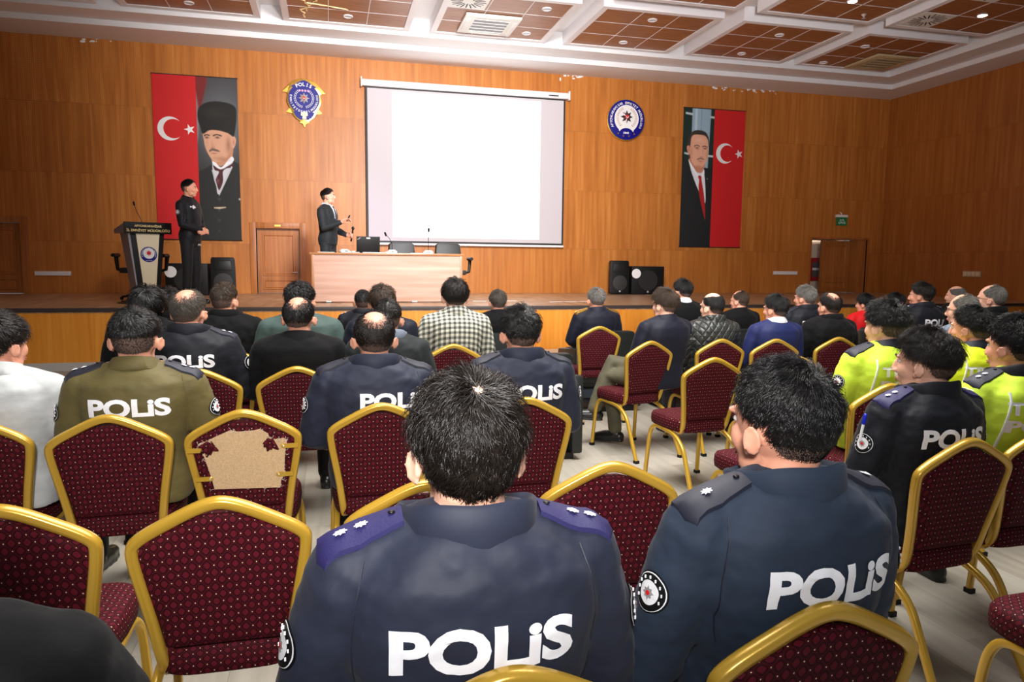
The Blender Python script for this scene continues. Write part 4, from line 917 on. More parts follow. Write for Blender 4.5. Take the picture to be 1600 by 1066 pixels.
def J_stand(armsL, armsR):
    T = [((0, 0, .86), .150, .11), ((0, 0, .95), .165, .118), ((0, .01, 1.06), .142, .105), ((0, .01, 1.20), .162, .115), ((0, 0, 1.32), .178, .122), ((0, -.01, 1.40), .170, .11), ((0, -.012, 1.45), .115, .082), ((0, -.012, 1.475), .07, .062)]
    J = dict(T=T, neck=[(0, -.012, 1.44), (0, -.005, 1.50), (0, .005, 1.56)], head=(0, .02, 1.600), arms=[armsL, armsR], legs=[], nb=(0, -.012, 1.47))
    for s in (-1, 1): J['legs'].append([Vector((s*.085, 0, .90)), Vector((s*.105, .01, .48)), Vector((s*.12, -.02, .09)), Vector((s*.15, .13, .04))])
    return J
def Mhead(J, hy, hp): return Matrix.Translation(J['head']) @ Matrix.Rotation(hy, 4, 'Z') @ Matrix.Rotation(hp, 4, 'X')
_bc = {}
def cached(key, fn):
    if key not in _bc: _bc[key] = fn()
    return _bc[key]
def body_mesh(J, hy, hp, voxel=.0062, curls=(.5, .5)):
    mb = MB(); M = Mhead(J, hy, hp); head_shape(mb, M)
    N_ = [Vector(p) for p in J['neck']]; mb.tube([N_[0], N_[1], M @ Vector((0, -.028, -.055)), M @ Vector((0, -.02, -.01))], [.064, .057, .055, .05], 16, ball=True)
    mb.loft([ering(c, rx*.9, ry*.88) for c, rx, ry in J['T']])
    for (a, b, c, D, Nn), s, cu in zip(J['arms'], (-1, 1), curls):
        a, b, c = Vector(a), Vector(b), Vector(c)
        mb.tube([a.lerp(Vector(J['nb']), .6), a, a.lerp(b, .5), b, b.lerp(c, .3), c, c+(Vector(D).normalized()*.02)], [.05, .055, .043, .036, .037, .025, .024], 12, hint=(0, 1, 0), ball=True)
        hand(mb, c+Vector(D).normalized()*.015, D, Nn, -s*1 if s else 1, cu)
    for h, k, a, t in J['legs']:
        mb.tube([h, h.lerp(k, .5), k, k.lerp(a, .3), a], [.078, .066, .050, .048, .032], 12, hint=(1, 0, .1), ball=True)
        mb.tube([a+Vector((0, 0, -.03)), a.lerp(t, .6)+Vector((0, 0, -.02)), t], [.034, .032, .024], 10, hint=(1, 0, .1), ball=True)
    return fuse(mb, voxel, 3)
def top_mesh(J, kind, voxel):
    g = dict(jacket=(.024, .020, .014), coat=(.036, .028, .02), shirt=(.010, .012, .006), blazer=(.018, .016, .006), vest=(.022, .02, .014))[kind]
    mb = MB(); T = J['T']; e = g[0]
    rings = [ering((c[0], c[1], c[2]), rx+e, ry+e*.8, 28, 2.5) for c, rx, ry in T]
    mb.loft(rings)
    nb = Vector(J['nb'])
    for (a, b, c, D, Nn), s in zip(J['arms'], (-1, 1)):
        a, b, c = Vector(a), Vector(b), Vector(c); q = g[1]
        mb.tube([nb+Vector((s*.03, 0, -.03)), nb.lerp(a, .5)+Vector((s*.01, 0, -.012)), a+Vector((0, 0, -.004))], [.058+q*.5, .052+q*.7, .05+q*.8], 14, hint=(0, 1, 0), ball=True)
        cuff = b.lerp(c, .93)
        mb.tube([a+Vector((s*.0, 0, -.008)), a.lerp(b, .35), a.lerp(b, .75), b, b.lerp(c, .35), cuff], [.058+q*.7, .052+q, .046+q, .042+q*1.15, .038+q, .030+q*.75], 16, hint=(0, 1, 0), ball=True)
    return fuse(mb, voxel, 6, g[2]*1.25, .11 if kind != 'shirt' else .09, .45)
def trouser_mesh(J, voxel=.012):
    mb = MB(); c0, rx, ry = J['T'][0]; c1 = J['T'][1]
    mb.loft([ering(c0, rx+.008, ry+.008), ering(c1[0], c1[1]+.005, c1[2]+.004)])
    if J['legs'][0][0].z < .7: mb.ell((0, .26, .55), (.165, .14, .085), 20, 10)
    else: mb.ell((0, 0, .89), (.155, .115, .09), 20, 10)
    for h, k, a, t in J['legs']:
        mb.tube([h, h.lerp(k, .5), k, k.lerp(a, .35), a+Vector((0, 0, .0))], [.092, .080, .068, .062, .056], 14, hint=(1, 0, .1), ball=True)
    return fuse(mb, voxel, 5, .008, .09)
def shoe_mesh(a, t):
    mb = MB(); d = Vector((t.x-a.x, t.y-a.y, 0)).normalized(); b = a - d*.055; f = a + d*.205; z0 = min(t.z-.035, a.z-.09)
    tilt = (t.z-.04)-(a.z-.10)
    def P_(s, z): p = a + d*s; return Vector((p.x, p.y, z + a.z-.10 + tilt*max(0, s)/.15))
    mb.tube([P_(-.035, .042), P_(.03, .045), P_(.10, .038), P_(.165, .032)], [.042, .045, .045, .034], 14, hint=(0, 0, 1), ball=True); mb.tube([P_(.0, .05), P_(-.0, .12)], [.044, .045], 12, hint=(0, 1, 0), ball=True)
    n = Vector((-d.y, d.x, 0)); out = []
    for z in (.0, .014): out.append([P_(s, z)+n*w_ for s, w_ in ((-.07, -.02), (-.06, -.034), (.0, -.036), (.11, -.046), (.17, -.036), (.20, 0), (.17, .04), (.11, .046), (0, .036), (-.06, .034), (-.07, .02))])
    mb.loft(out); return fuse(mb, .007, 3)
# --- hair
HL_AZ = [0, 20, 40, 60, 78, 92, 104, 120, 150, 180]
HL = dict(normal=[.60, .58, .50, .22, -.05, -.25, -.42, -.66, -.84, -.88], low=[.50, .46, .38, .10, -.15, -.32, -.46, -.70, -.88, -.92], high=[.80, .76, .62, .35, .0, -.2, -.38, -.62, -.80, -.84])
STY = dict(
 short=dict(hl='normal', L=.034, r=.0012, lift=.013, cap=.003, tuft=.8, fade=-.38),
 dense=dict(hl='normal', L=.028, r=.0012, lift=.010, cap=.004, tuft=.55, fade=-.45),
 messy=dict(hl='normal', L=.050, r=.0011, lift=.017, cap=.004, tuft=1.5, fade=-.28),
 crop=dict(hl='normal', L=.018, r=.0010, lift=.007, cap=.0025, tuft=.3, fade=-.2),
 fade=dict(hl='normal', L=.036, r=.0011, lift=.010, cap=.004, tuft=.45, fade=-.02),
 thick=dict(hl='low', L=.050, r=.0013, lift=.014, cap=.007, tuft=.7, fade=-.5),
 curly=dict(hl='normal', L=.044, r=.0014, lift=.020, cap=.007, tuft=1.9, fade=-.12),
 whorl=dict(hl='normal', L=.044, r=.0013, lift=.015, cap=.002, tuft=1.3, thin=.16),
 thincrown=dict(hl='high', L=.024, r=.0010, lift=.007, cap=.003, tuft=.3, bald=(0, -.35, .95, .42), soft=.55, fade=-.45),
 baldcrown=dict(hl='high', L=.018, r=.0010, lift=.005, cap=.003, tuft=.2, bald=(0, .15, 1, .78), soft=.12, fade=-.45),
 frontbald=dict(hl='high', L=.022, r=.0010, lift=.006, cap=.003, tuft=.2, bald=(0, .55, .8, .72), soft=.2, fade=-.45),
 long=dict(hl='low', L=.085, r=.0014, lift=.022, cap=.014, tuft=.4, low=-.95))
def hair_region(D, st):
    az = np.degrees(np.arctan2(np.abs(D[:, 0]), D[:, 1])); th = np.interp(az, HL_AZ, HL[st['hl']])
    return D[:, 2]-th
def fastmesh(name, V, Fc):
    me = bpy.data.meshes.new(name); nf = len(Fc); k = Fc.shape[1]
    me.vertices.add(len(V)); me.vertices.foreach_set('co', V.astype('f').ravel()); me.loops.add(nf*k); me.loops.foreach_set('vertex_index', Fc.astype('i').ravel())
    me.polygons.add(nf); me.polygons.foreach_set('loop_start', np.arange(0, nf*k, k, dtype='i')); me.polygons.foreach_set('loop_total', np.full(nf, k, 'i'))
    me.update(calc_edges=True); me.validate(); me.polygons.foreach_set('use_smooth', [True]*nf); return me
def hair_mesh(style, n, seed=1, rs=1.0):
    st = STY[style]; g = np.random.default_rng(seed); hc = np.array(HC); hr = np.array(HR)
    D = g.normal(size=(n*3, 3)); D /= np.linalg.norm(D, axis=1, keepdims=True)
    reg = hair_region(D, st); keep = reg + g.normal(0, .03, len(D)) > 0
    ear = (np.abs(D[:, 0]) > .93) & (D[:, 2] < -.0) & (D[:, 1] > -.25); keep &= ~ear
    if 'bald' in st:
        bx = np.array(st['bald'][:3]); bx = bx/np.linalg.norm(bx); ang = np.arccos(np.clip(D@bx, -1, 1)); keep &= (ang - st['bald'][3])/st['soft'] > g.random(len(D))*1.0-.15*0
    wv = np.array([.10, -.50, .86]); wv /= np.linalg.norm(wv); th = np.arccos(np.clip(D@wv, -1, 1))
    if 'thin' in st: keep &= (th/st['thin'] > g.random(len(D)))
    D = D[keep][:n]; reg = reg[keep][:n]; th = th[keep][:n]; n = len(D)
    T = (D@wv)[:, None]*D - wv; T /= np.linalg.norm(T, axis=1, keepdims=True)+1e-9
    sw = np.cross(D, T); T = T + sw*(1.2*np.exp(-th/.45))[:, None]
    # tufts: low-frequency swirling of direction
    q = D*np.array([9.0, 8, 10]); a = np.sin(q[:, 0]*1.3+q[:, 1]*2.1+seed)+np.sin(q[:, 1]*1.7-q[:, 2]*2.6+2*seed)+.6*np.sin(q[:, 2]*4.1+q[:, 0]*3.3)
    T = T + sw*(a*st['tuft']*.45)[:, None] + g.normal(0, (.2 if n < 9000 else .10)+.10*st['tuft'], D.shape)
    T -= (T*D).sum(1, keepdims=True)*D; T /= np.linalg.norm(T, axis=1, keepdims=True)+1e-9
    topness = np.clip((D[:, 2]+.1)/.6, 0, 1); L = st['L']*(.45+.55*topness)*g.uniform(.6, 1.3, n); lift = st['lift']*(.3+.7*topness)*g.uniform(.3, 1.7, n)
    fd = st.get('fade')
    if fd is not None: low = np.clip((D[:, 2]-fd)/.3, 0, 1); L = L*(.12+.88*low); lift = lift*(.15+.85*low)
    if 'low' in st: L = np.where(D[:, 2] < .2, st['L']*1.0, L); lift = np.maximum(lift, .012)
    edge = np.clip(reg/.25, .3, 1); L = L*edge; h0 = st['cap']*.5*np.clip(reg/.3, .1, 1)
    K = 5; pts = []; bump = (np.sin(q[:, 0]*2.2+q[:, 2]*1.9+seed)*np.sin(q[:, 1]*2.4+seed)*.5+.5)
    for k in range(K):
        s = k/(K-1); an = (s*L/.09)[:, None]; dk = D*np.cos(an)+T*np.sin(an)
        hh = h0 + lift*(np.sin(s*pi*.62))*(.35+1.1*bump)
        pts.append(hc + dk*(hr + hh[:, None]))
    Pt = np.stack(pts, 1); S = np.cross(T, D); r = st['r']*rs
    V = []; tri = [(cos(2*pi*j/3), sin(2*pi*j/3)) for j in range(3)]
    for k in range(K):
        rr = r*(1-.75*k/(K-1))
        for cx, cy in tri: V.append(Pt[:, k]+S*rr*cx+D*rr*cy)
    V = np.stack(V, 1).reshape(-1, 3); base = (np.arange(n)*K*3)[:, None, None]; f = []
    for k in range(K-1):
        for j in range(3): l = (j+1) % 3; f.append((k*3+j, k*3+l, (k+1)*3+l, (k+1)*3+j))
    Fc = (base+np.array(f)[None]).reshape(-1, 4)
    # scalp cap
    nu, nv = 96, 64; C = []; ok = []
    for j in range(nv+1):
        ph = pi*j/nv
        for i in range(nu): a_ = 2*pi*i/nu; C.append((sin(ph)*sin(a_), sin(ph)*cos(a_), cos(ph)))
    C = np.array(C); rg = hair_region(C, st); okv = rg > .03
    okv &= ~((np.abs(C[:, 0]) > .90) & (C[:, 2] < .02) & (C[:, 1] > -.28))
    if 'bald' in st: okv &= np.arccos(np.clip(C@bx, -1, 1)) > st['bald'][3]+st['soft']*.8
    if 'thin' in st: okv &= np.arccos(np.clip(C@wv, -1, 1)) > st['thin']*.55
    capH = st['cap']*np.clip(rg/.3, .15, 1)*(.5+.5*np.clip((C[:, 2]+.3)/.6, 0, 1)); qc = C*np.array([9., 8, 10])
    capH *= .75+.4*(np.sin(qc[:, 0]*2.2+qc[:, 2]*1.9+seed)*np.sin(qc[:, 1]*2.4+seed)*.5+.5)
    if fd is not None: capH *= np.clip((C[:, 2]-fd+.05)/.3, .12, 1)
    CVt = hc + C*(hr + .4*capH[:, None]); Q = []
    for j in range(nv):
        for i in range(nu):
            a_, b_, c_, d_ = j*nu+i, j*nu+(i+1) % nu, (j+1)*nu+(i+1) % nu, (j+1)*nu+i
            if okv[a_] and okv[b_] and okv[c_] and okv[d_]: Q.append((a_, b_, c_, d_))
    if Q: Fc = np.concatenate([Fc, np.array(Q)[:, ::-1]+len(V)]); V = np.concatenate([V, CVt])
    me = fastmesh('hair', V, Fc)
    if fd is not None and Q:
        me.materials.append(M_['hair_black']); me.materials.append(M_['stubble']); mi = np.zeros(len(Fc), 'i'); qz = C[np.array(Q)][:, :, 2].mean(1); gq = g.random(len(Q))**1.5*.5
        mi[-len(Q):] = (qz < fd+.02+gq); me.polygons.foreach_set('material_index', mi)
    return me
def patch_mesh(tree, grid, dirv, off, th):
    """grid: rows of points; each dropped along dirv on to the cloth, then given a thickness"""
    d = Vector(dirv).normalized(); rows = []
    for row in grid:
        rr = []
        for p in row:
            h = tree.ray_cast(Vector(p)-d*.5, d, 1.2); q = h[0]
            if q is None or (rr and abs((q-rr[-1]).dot(d)) > 1.6*(Vector(p)-pp).length): q = (rr[-1]+(Vector(p)-pp)*.25+d*.012) if rr else Vector(p)
            pp = Vector(p); rr.append(q)
        rows.append(rr)
    mb = MB(); n = len(rows[0]); m = len(rows); top = [p - d*(off+th) for r in rows for p in r]; bot = [p - d*off*.2 for r in rows for p in r]
    fs = []
    for j in range(m-1):
        for i in range(n-1): fs.append((j*n+i, j*n+i+1, (j+1)*n+i+1, (j+1)*n+i)); fs.append((m*n+j*n+i, m*n+(j+1)*n+i, m*n+(j+1)*n+i+1, m*n+j*n+i+1))
    edge = [(0, i) for i in range(n)]+[(j, n-1) for j in range(1, m)]+[(m-1, i) for i in range(n-2, -1, -1)]+[(j, 0) for j in range(m-2, 0, -1)]
    for a, b in zip(edge, edge[1:]+edge[:1]): fs.append((a[0]*n+a[1], b[0]*n+b[1], m*n+b[0]*n+b[1], m*n+a[0]*n+a[1]))
    mb.add(top+bot, fs); return mb.mesh('patch', 50), rows
def back_text_mesh(tree, s, width, height, cx, cz, bold=.040, dirv=(0, 1, 0), spacing=1.0, slant=0):
    me = text_mesh(s, width, height, 0, bold, spacing=spacing)
    bm = bmesh.new(); bm.from_mesh(me)
    for k in range(-12, 13): bmesh.ops.bisect_plane(bm, geom=bm.verts[:]+bm.edges[:]+bm.faces[:], plane_co=(k*.012, 0, 0), plane_no=(1, 0, 0))
    for k in range(-4, 5): bmesh.ops.bisect_plane(bm, geom=bm.verts[:]+bm.edges[:]+bm.faces[:], plane_co=(0, k*.012, 0), plane_no=(0, 1, 0))
    d = Vector(dirv).normalized(); S = Vector((d.y, -d.x, 0))
    C0 = Vector((cx, 0, cz))
    for v in bm.verts:
        p = C0 + S*v.co.x + Vector((0, 0, v.co.y+slant*v.co.x)); h = tree.ray_cast(p-d*.6, d, 1.5); q = h[0] if h[0] is not None else p
        v.co = q - d*.0035
    bm.to_mesh(me); bm.free(); return me
def collar_mesh(nb, kind):
    c = Vector(nb); n = 40; gap = R(16); rings = []
    prof = dict(stand=[(.080, -.020), (.088, .022), (.096, .058), (.103, .066), (.109, .060), (.108, .030), (.104, -.006), (.096, -.022)],
                shirt=[(.068, -.02), (.068, .035), (.074, .048), (.084, .030), (.094, .0), (.09, -.006), (.076, -.02)],
                lapel=[(.070, -.02), (.068, .030), (.078, .040), (.096, .015), (.104, -.018), (.085, -.026)])[kind]
    for k in range(n+1):
        a = pi/2 + gap + (2*pi-2*gap)*k/n; fr = (1+sin(a))/2                    # fr 1 at the front
        w_ = .004*sin(a*5) if kind == 'stand' else 0
        rings.append([(c.x+cos(a)*(r*1.04+w_), c.y-.002+sin(a)*r*(.92 if sin(a) < 0 else .95)+.012*(h > 0)*(h/.06), c.z+h*(1-.38*fr)-.022*fr+w_*.5) for r, h in prof])
    return MB().loft(rings).mesh('collar', 60)
def star_rank(tree, c, r, M):
    pass
def make_person(x, y, rz, ztop, label, skin='skin', top='jacket', topmat='blackjacket', hair='short', hairmat_='hair_black', hy=0, hp=0, kind='sit', legyaw=0, trousers='trousers', collar='stand',
                collarmat=None, text=None, epaul=None, stars=0, patches=False, near=0, face=False, glasses=False, nh=4200, name='person', cat='person', z0=0, pose=None, curls=(.5, .5), skew=1.0, seed=1, shoes=True, tx=0.0, armkind=0, textslant=0):
    if kind == 'sit': J = J_sit(R(legyaw), armkind)
    elif kind == 'cross': J = J_cross(R(legyaw))
    else: J = pose
    ref = 1.288 if kind != 'stand' else 1.730
    root = empty(name, (x, y, z0), R(rz), label, cat); s = (ztop-z0)/ref
    root.scale = (s*skew, s*skew, s)
    key = (kind, legyaw, armkind, id(pose) if pose else 0)
    vox = {0: .013, 1: .010, 2: .0075}[near]
    body = link('body', cached(('b', key, hy, hp, near > 1), lambda: body_mesh(J, R(hy), R(hp), .0062 if near < 2 else .0048, curls)), M_[skin], root)
    tm = cached(('t', key, top, near), lambda: top_mesh(J, top, vox)); nm = dict(jacket='jacket', coat='coat', shirt='shirt', blazer='suit_jacket', vest='reflective_jacket')[top]
    to = link(nm, tm, M_[topmat], root)
    link('trousers', cached(('p', key), lambda: trouser_mesh(J)), M_[trousers], root)
    if shoes:
        for k, (h, kn, a, t) in enumerate(J['legs']): link('shoe', cached(('s', key, k), lambda: shoe_mesh(a, t)), M_['shoe'], root)
    link('collar', cached(('c', kind == 'stand', collar), lambda: collar_mesh((J['nb'][0], J['nb'][1], J['nb'][2]-(.014 if collar == 'stand' else .0)), collar)), M_[collarmat or topmat], to)
    M = Mhead(J, R(hy), R(hp))
    if hair:
        ho = link('hair', cached(('h', hair, nh, seed), lambda: hair_mesh(hair, nh, seed, 1.35 if nh < 5000 else (1.0 if nh < 9000 else .62))), M_[hairmat_], root); ho.matrix_local = M
    if face:
        for sx in (-1, 1):
            e = link('eye', cached('eye', lambda: MB().ell((0, 0, 0), (.0125, .0105, .0075), 16, 10).mesh('eye', 80)), M_['eye'], root); e.matrix_local = M @ Matrix.Translation((sx*.030, .0725, .004))
            ir = link('iris', cached('iris', lambda: MB().ell((0, 0, 0), (.0055, .003, .0055), 12, 8).mesh('iris', 80)), M_['iris'], e); ir.location = (0, .0092, 0)
            eb = link('eyebrow', cached(('eb', sx), lambda: MB().tube([(sx*-.016, .002, -.003), (0, .004, .003), (sx*.017, -.004, -.001)], [.003, .0042, .002], 6).mesh('eb', 80)), M_[hairmat_], root); eb.matrix_local = M @ Matrix.Translation((sx*.031, .0865, .024))
        lp_ = link('lips', cached('lips', lambda: MB().ell((0, 0, .0035), (.021, .005, .0035), 14, 8).ell((0, -.001, -.0045), (.018, .0055, .0045), 14, 8).mesh('lips', 80)), M_['lip'], root); lp_.matrix_local = M @ Matrix.Translation((0, .0925, -.0665))
    if glasses:
        g = MB()
        for sx in (-1, 1):
            g.tube([(sx*.031+.022*cos(2*pi*k/20), .101-abs(cos(2*pi*k/20))*.003, .004+.017*sin(2*pi*k/20)) for k in range(20)], .0016, 6, hint=(0, 1, 0), closed=True)
            g.tube([(sx*.053, .097, .008), (sx*.078, .06, .008), (sx*.084, .0, .006), (sx*.086, -.018, -.008)], .0018, 6)
        g.tube([(-.009, .103, .006), (0, .107, .009), (.009, .103, .006)], .0016, 6)
        go = g.build('glasses', M_['black'], root, 60); go.matrix_local = M
    tree = None
    if text or epaul or patches:
        tree = cached(('tree', key, top, near), lambda: bvh(tm))
    zc = J['nb'][2]
    if text:
        for q, (st_, w_, h_, dz, tm_) in enumerate(text):
            me = cached(('x', key, top, near, st_, w_, h_, dz, tx, textslant), lambda: back_text_mesh(tree, st_, w_, h_, tx, zc+dz, slant=textslant)); link('back_lettering', me, M_[tm_], to)
    if near and top in ('jacket', 'shirt') and tree:
        for sx in (-1, 1):
            pts = []
            for k in range(14):
                h = tree.ray_cast(Vector((sx*(.168+.02*math.sin(k/13*pi*.9)), -.6, 1.02-.018*k)), Vector((0, 1, 0)), 1.5)[0]
                if h is not None and h.y < .2: pts.append(h)
            if len(pts) > 3: MB().tube(pts, .0016, 5, hint=(1, 0, 0)).build('sleeve_seam', M_['epaulette_dark'] if topmat != 'olive' else M_['olive'], to, 60)
    if epaul:
        for sx in (-1, 1):
            x0_, x1_, yw = sx*.108, sx*.236, .033; yc = J['nb'][1]-.012
            grid = [[(x0_+(x1_-x0_)*i/8, yc+yw*(j/3*2-1)*(.72+.28*i/8)+(x0_+(x1_-x0_)*i/8)*sx*.02, 0) for i in range(9)] for j in range(4)]
            em_, rows = cached(('e', key, top, near, sx), lambda: patch_mesh(tree, [[(p[0], p[1], 1.2) for p in r] for r in grid] if kind != 'stand' else [[(p[0], p[1], 1.7) for p in r] for r in grid], (0, 0, -1), .004, .005))
            eo = link('epaulette', em_, M_[epaul], to)
            for k in range(stars):
                i = 5.6-k*1.9 if stars > 1 else 4.6; a_ = rows[1][int(i)].lerp(rows[1][int(i)+1], i-int(i)); b_ = rows[2][int(i)].lerp(rows[2][int(i)+1], i-int(i)); c_ = a_.lerp(b_, .5)
                t_ = (rows[1][int(i)+1]-rows[1][int(i)]).normalized(); nn = t_.cross(Vector((0, 1, 0))).normalized(); nn = nn if nn.z > 0 else -nn; v_ = nn.cross(t_)
                sm = MB(); P8 = star(8, .0115, .0065); c2 = c_+nn*.0115
                sm.add([c2+nn*.003]+[c2+t_*p[0]+v_*p[1] for p in P8], [(0, 1+k2, 1+(k2+1) % 16) for k2 in range(16)])
                sm.add([c2-nn*.001+t_*p[0]+v_*p[1] for p in P8], [tuple(range(16))]); sm.build('rank_star', M_['reflect'], eo)
            if near: 
                c_ = rows[1][1].lerp(rows[2][1], .5); MB().ell(c_+Vector((0, 0, .011)), (.006, .006, .003), 12, 6).build('button', M_['darkmetal'], eo, 60)
    if patches:
        for sx in ((-1, 1) if near else (patches,) if patches in (-1, 1) else (-1, 1)):
            a, b = Vector(J['arms'][0 if sx < 0 else 1][0]), Vector(J['arms'][0 if sx < 0 else 1][1]); c_ = a.lerp(b, .42)
            dd = Vector((-sx, .25, 0)).normalized(); S_ = Vector((dd.y, -dd.x, 0)); out_ = []
            def disc_patch(r, off, mt, nm_, par, shape=None):
                mb = MB(); m_ = 28; vs = []
                rr = [0, .5, 1]
                for q_ in rr:
                    for k in range(m_):
                        a_ = 2*pi*k/m_; ra = r*q_*(shape(a_) if shape else 1); p = c_+S_*ra*cos(a_)+Vector((0, 0, ra*sin(a_))); h = tree.ray_cast(p-dd*.4, dd, .8); vs.append((h[0] if h[0] is not None else p)-dd*off)
                mb.add(vs, [(i*m_+k, i*m_+(k+1) % m_, (i+1)*m_+(k+1) % m_, (i+1)*m_+k) for i in range(1, 2) for k in range(m_)]+[tuple(range(m_, 2*m_))])
                me = mb.mesh(nm_, 60); return link(nm_, me, mt, par)
            pa = disc_patch(.037, .004, M_['black'], 'arm_patch', to); disc_patch(.0345, .0052, M_['reflect'], 'patch_ring', pa); disc_patch(.033, .0060, M_['black'], 'patch_border', pa)
            pb_ = disc_patch(.0215, .0072, M_['shirtwhite'], 'patch_field', pa); disc_patch(.0135, .0084, M_['silver'], 'patch_star', pb_, lambda a_: 1-.4*abs(sin(4*a_))); disc_patch(.0045, .0095, M_['red'], 'patch_centre', pb_)
            for k in range(9):
                a_ = R(205-230*k/8-0); 
                p = c_+S_*.027*cos(a_)+Vector((0, 0, .027*sin(a_))); h = tree.ray_cast(p-dd*.4, dd, .8)
                if near and h[0] is not None: MB().box(-.0013, .0013, -.001, .001, -.0026, .0026).build('patch_letter', M_['reflect'], pa).location = h[0]-dd*.0085
    return root

# ------------------------------------------------------------------ rows of chairs
CHAIRS = [(-.28, 1.88, 0, 'empty chair second from the left in the nearest row, back squarely in view'),
 (-.79, 1.93, 0, 'empty chair at the left picture edge with a black sleeve in front of it'),
 (.25, .97, 0, 'chair under the nearest officer, only its gold top shows at the bottom edge'),
 (.84, 1.04, 3, 'chair at bottom right holding the officer with one-star epaulettes'),
 (.81, 1.97, -2, 'empty chair between the two nearest officers'),
 (.245, 1.91, 0, 'empty chair half hidden by the left shoulder of the nearest officer'),
 (-.83, 2.99, 1, 'chair of the officer in the olive jacket'),
 (-1.34, 3.07, 0, 'chair of the man in the pale shirt at the left edge'),
 (.20, 3.02, 0, 'chair of the bald-crowned officer, behind the nearest officer\'s left ear'),
 (.83, 3.03, 0, 'chair of the dark-haired officer, behind the nearest officer\'s right ear'),
 (-.19, 4.18, 0, 'chair of the man in the black blazer left of centre'),
 (-.70, 4.17, 0, 'chair of the greying officer in the black jacket behind the olive officer'),
 (-.72, 5.30, 0, 'chair of the man in the dark hooded top, mostly hidden'),
 (-1.27, 4.21, 0, 'empty chair showing a gold corner left of the olive officer'),
 (-2.05, 4.6, 0, 'empty chair half hidden by the beard of the man in the pale shirt'),
 (.86, 5.14, 0, 'chair of the man in the checked shirt'),
 (2.48, 6.41, 0, 'empty chair behind the officer in dress uniform with gold shoulder braid'),
 (2.40, 5.11, 12, 'chair of the man with crossed legs in the navy blazer'),
 (3.04, 5.16, 2, 'chair of the man in the quilted black jacket'),
 (2.38, 4.12, 4, 'empty chair on the open floor with seat and all legs visible'),
 (3.49, 5.09, 0, 'chair of the man in the blue suit'), (4.12, 5.14, 0, 'chair of the man in the black hooded puffer coat'),
 (2.96, 4.08, 0, 'empty chair whose gold top peeks over the head of the one-star officer'),
 (6.10, 5.75, 0, 'chair behind the far officer in profile at the right'), (5.60, 4.96, 0, 'chair of the elderly man in black at the far right'),
 (2.75, 3.03, 0, 'chair of the nearer fluorescent yellow officer, left shoulder of its frame visible'),
 (2.25, 3.02, 6, 'empty chair hidden behind the one-star officer\'s head, seat corner showing'),
 (2.15, 1.99, 4, 'chair of the young officer with a blue pen in his sleeve'),
 (2.66, 2.10, 2, 'chair cut by the right edge under the rightmost fluorescent officer'),
 (2.13, 1.22, 2, 'empty chair at the bottom right corner, only seat and bent leg visible'),
 (3.50, 3.06, 0, 'chair of the farther fluorescent yellow officer'), (.35, 4.17, 0, 'chair of the man hidden behind the bald-crowned officer'),
 (.40, 5.18, 0, 'chair of the man with light brown hair in the centre'), (-.20, 5.18, 0, 'chair of the man in the teal shirt'),
 (-1.18, 5.1, 0, 'chair of the long black-haired person near the lectern'), (-1.25, 6.1, 0, 'chair of the black-haired person farthest left in front of the lectern'),
 (4.65, 6.2, 0, 'chair of the grey-haired officer in the black jacket'), (4.50, 4.2, 0, 'chair of the balding man with glasses and pen'),
 (-.52, .78, 0, 'chair of the person in black at the bottom left corner')]
for c in CHAIRS: chair(*c)
# the torn chair: backing board bared, brackets and frayed cloth
tc_ = chair(-.34, 2.99, 0, 'empty chair with torn backrest cover baring beige chipboard')
tc_.location.x = -.345
yb = lambda z: backy(z)-.0215
poly = [(-.168, .765), (-.160, .785), (-.135, .792), (-.10, .810), (-.045, .834), (-.02, .826), (.04, .828), (.065, .834), (.095, .812), (.10, .795), (.12, .787), (.155, .790), (.166, .78), (.156, .72), (.152, .65), (.146, .62), (.138, .61), (.134, .575), (.06, .577), (-.05, .582), (-.118, .584), (-.126, .63), (-.140, .69), (-.150, .73)]
bm_ = MB(); n_ = len(poly); bm_.add([(px, yb(pz)-.003, pz) for px, pz in poly]+[(px, yb(pz)+.012, pz) for px, pz in poly], [tuple(range(n_)), tuple(range(2*n_-1, n_-1, -1))]+[(k, k+n_, (k+1) % n_+n_, (k+1) % n_) for k in range(n_)])
bm_.build('chipboard', M_['chip'], tc_)
for sx, z_ in ((-1, .755), (1, .758), (-1, .632), (1, .635)):
    wz = .196 if z_ > .7 else .174
    b_ = MB().box(sx*(wz+.012) if sx > 0 else -wz-.012, sx*(wz-.045), yb(z_)-.010, yb(z_)-.005, z_-.009, z_+.009)
    b_.ell((sx*(wz-.045), yb(z_)-.0075, z_), (.010, .003, .010), 12, 6).build('bracket', M_['gold'], tc_)
    MB().ell((sx*(wz-.043), yb(z_)-.011, z_), (.004, .003, .004), 10, 6).build('screw', M_['silver'], tc_)
random.seed(5)
for cx, cz in ((-.126, .772), (.102, .776)):
    f_ = MB()
    for k in range(5):
        a = R(180+35*k+random.uniform(-10, 10)); L_ = random.uniform(.025, .045); w_ = .012
        f_.tube([(cx, yb(cz)-.006, cz+.012), (cx+L_*.6*cos(a), yb(cz)-.012, cz+L_*.6*sin(a)), (cx+L_*cos(a), yb(cz)-.008, cz+L_*sin(a))], [w_, w_*.9, .003], 6)
    f_.build('torn_flap', M_['fabric'], tc_, 40)
th_ = MB(); 
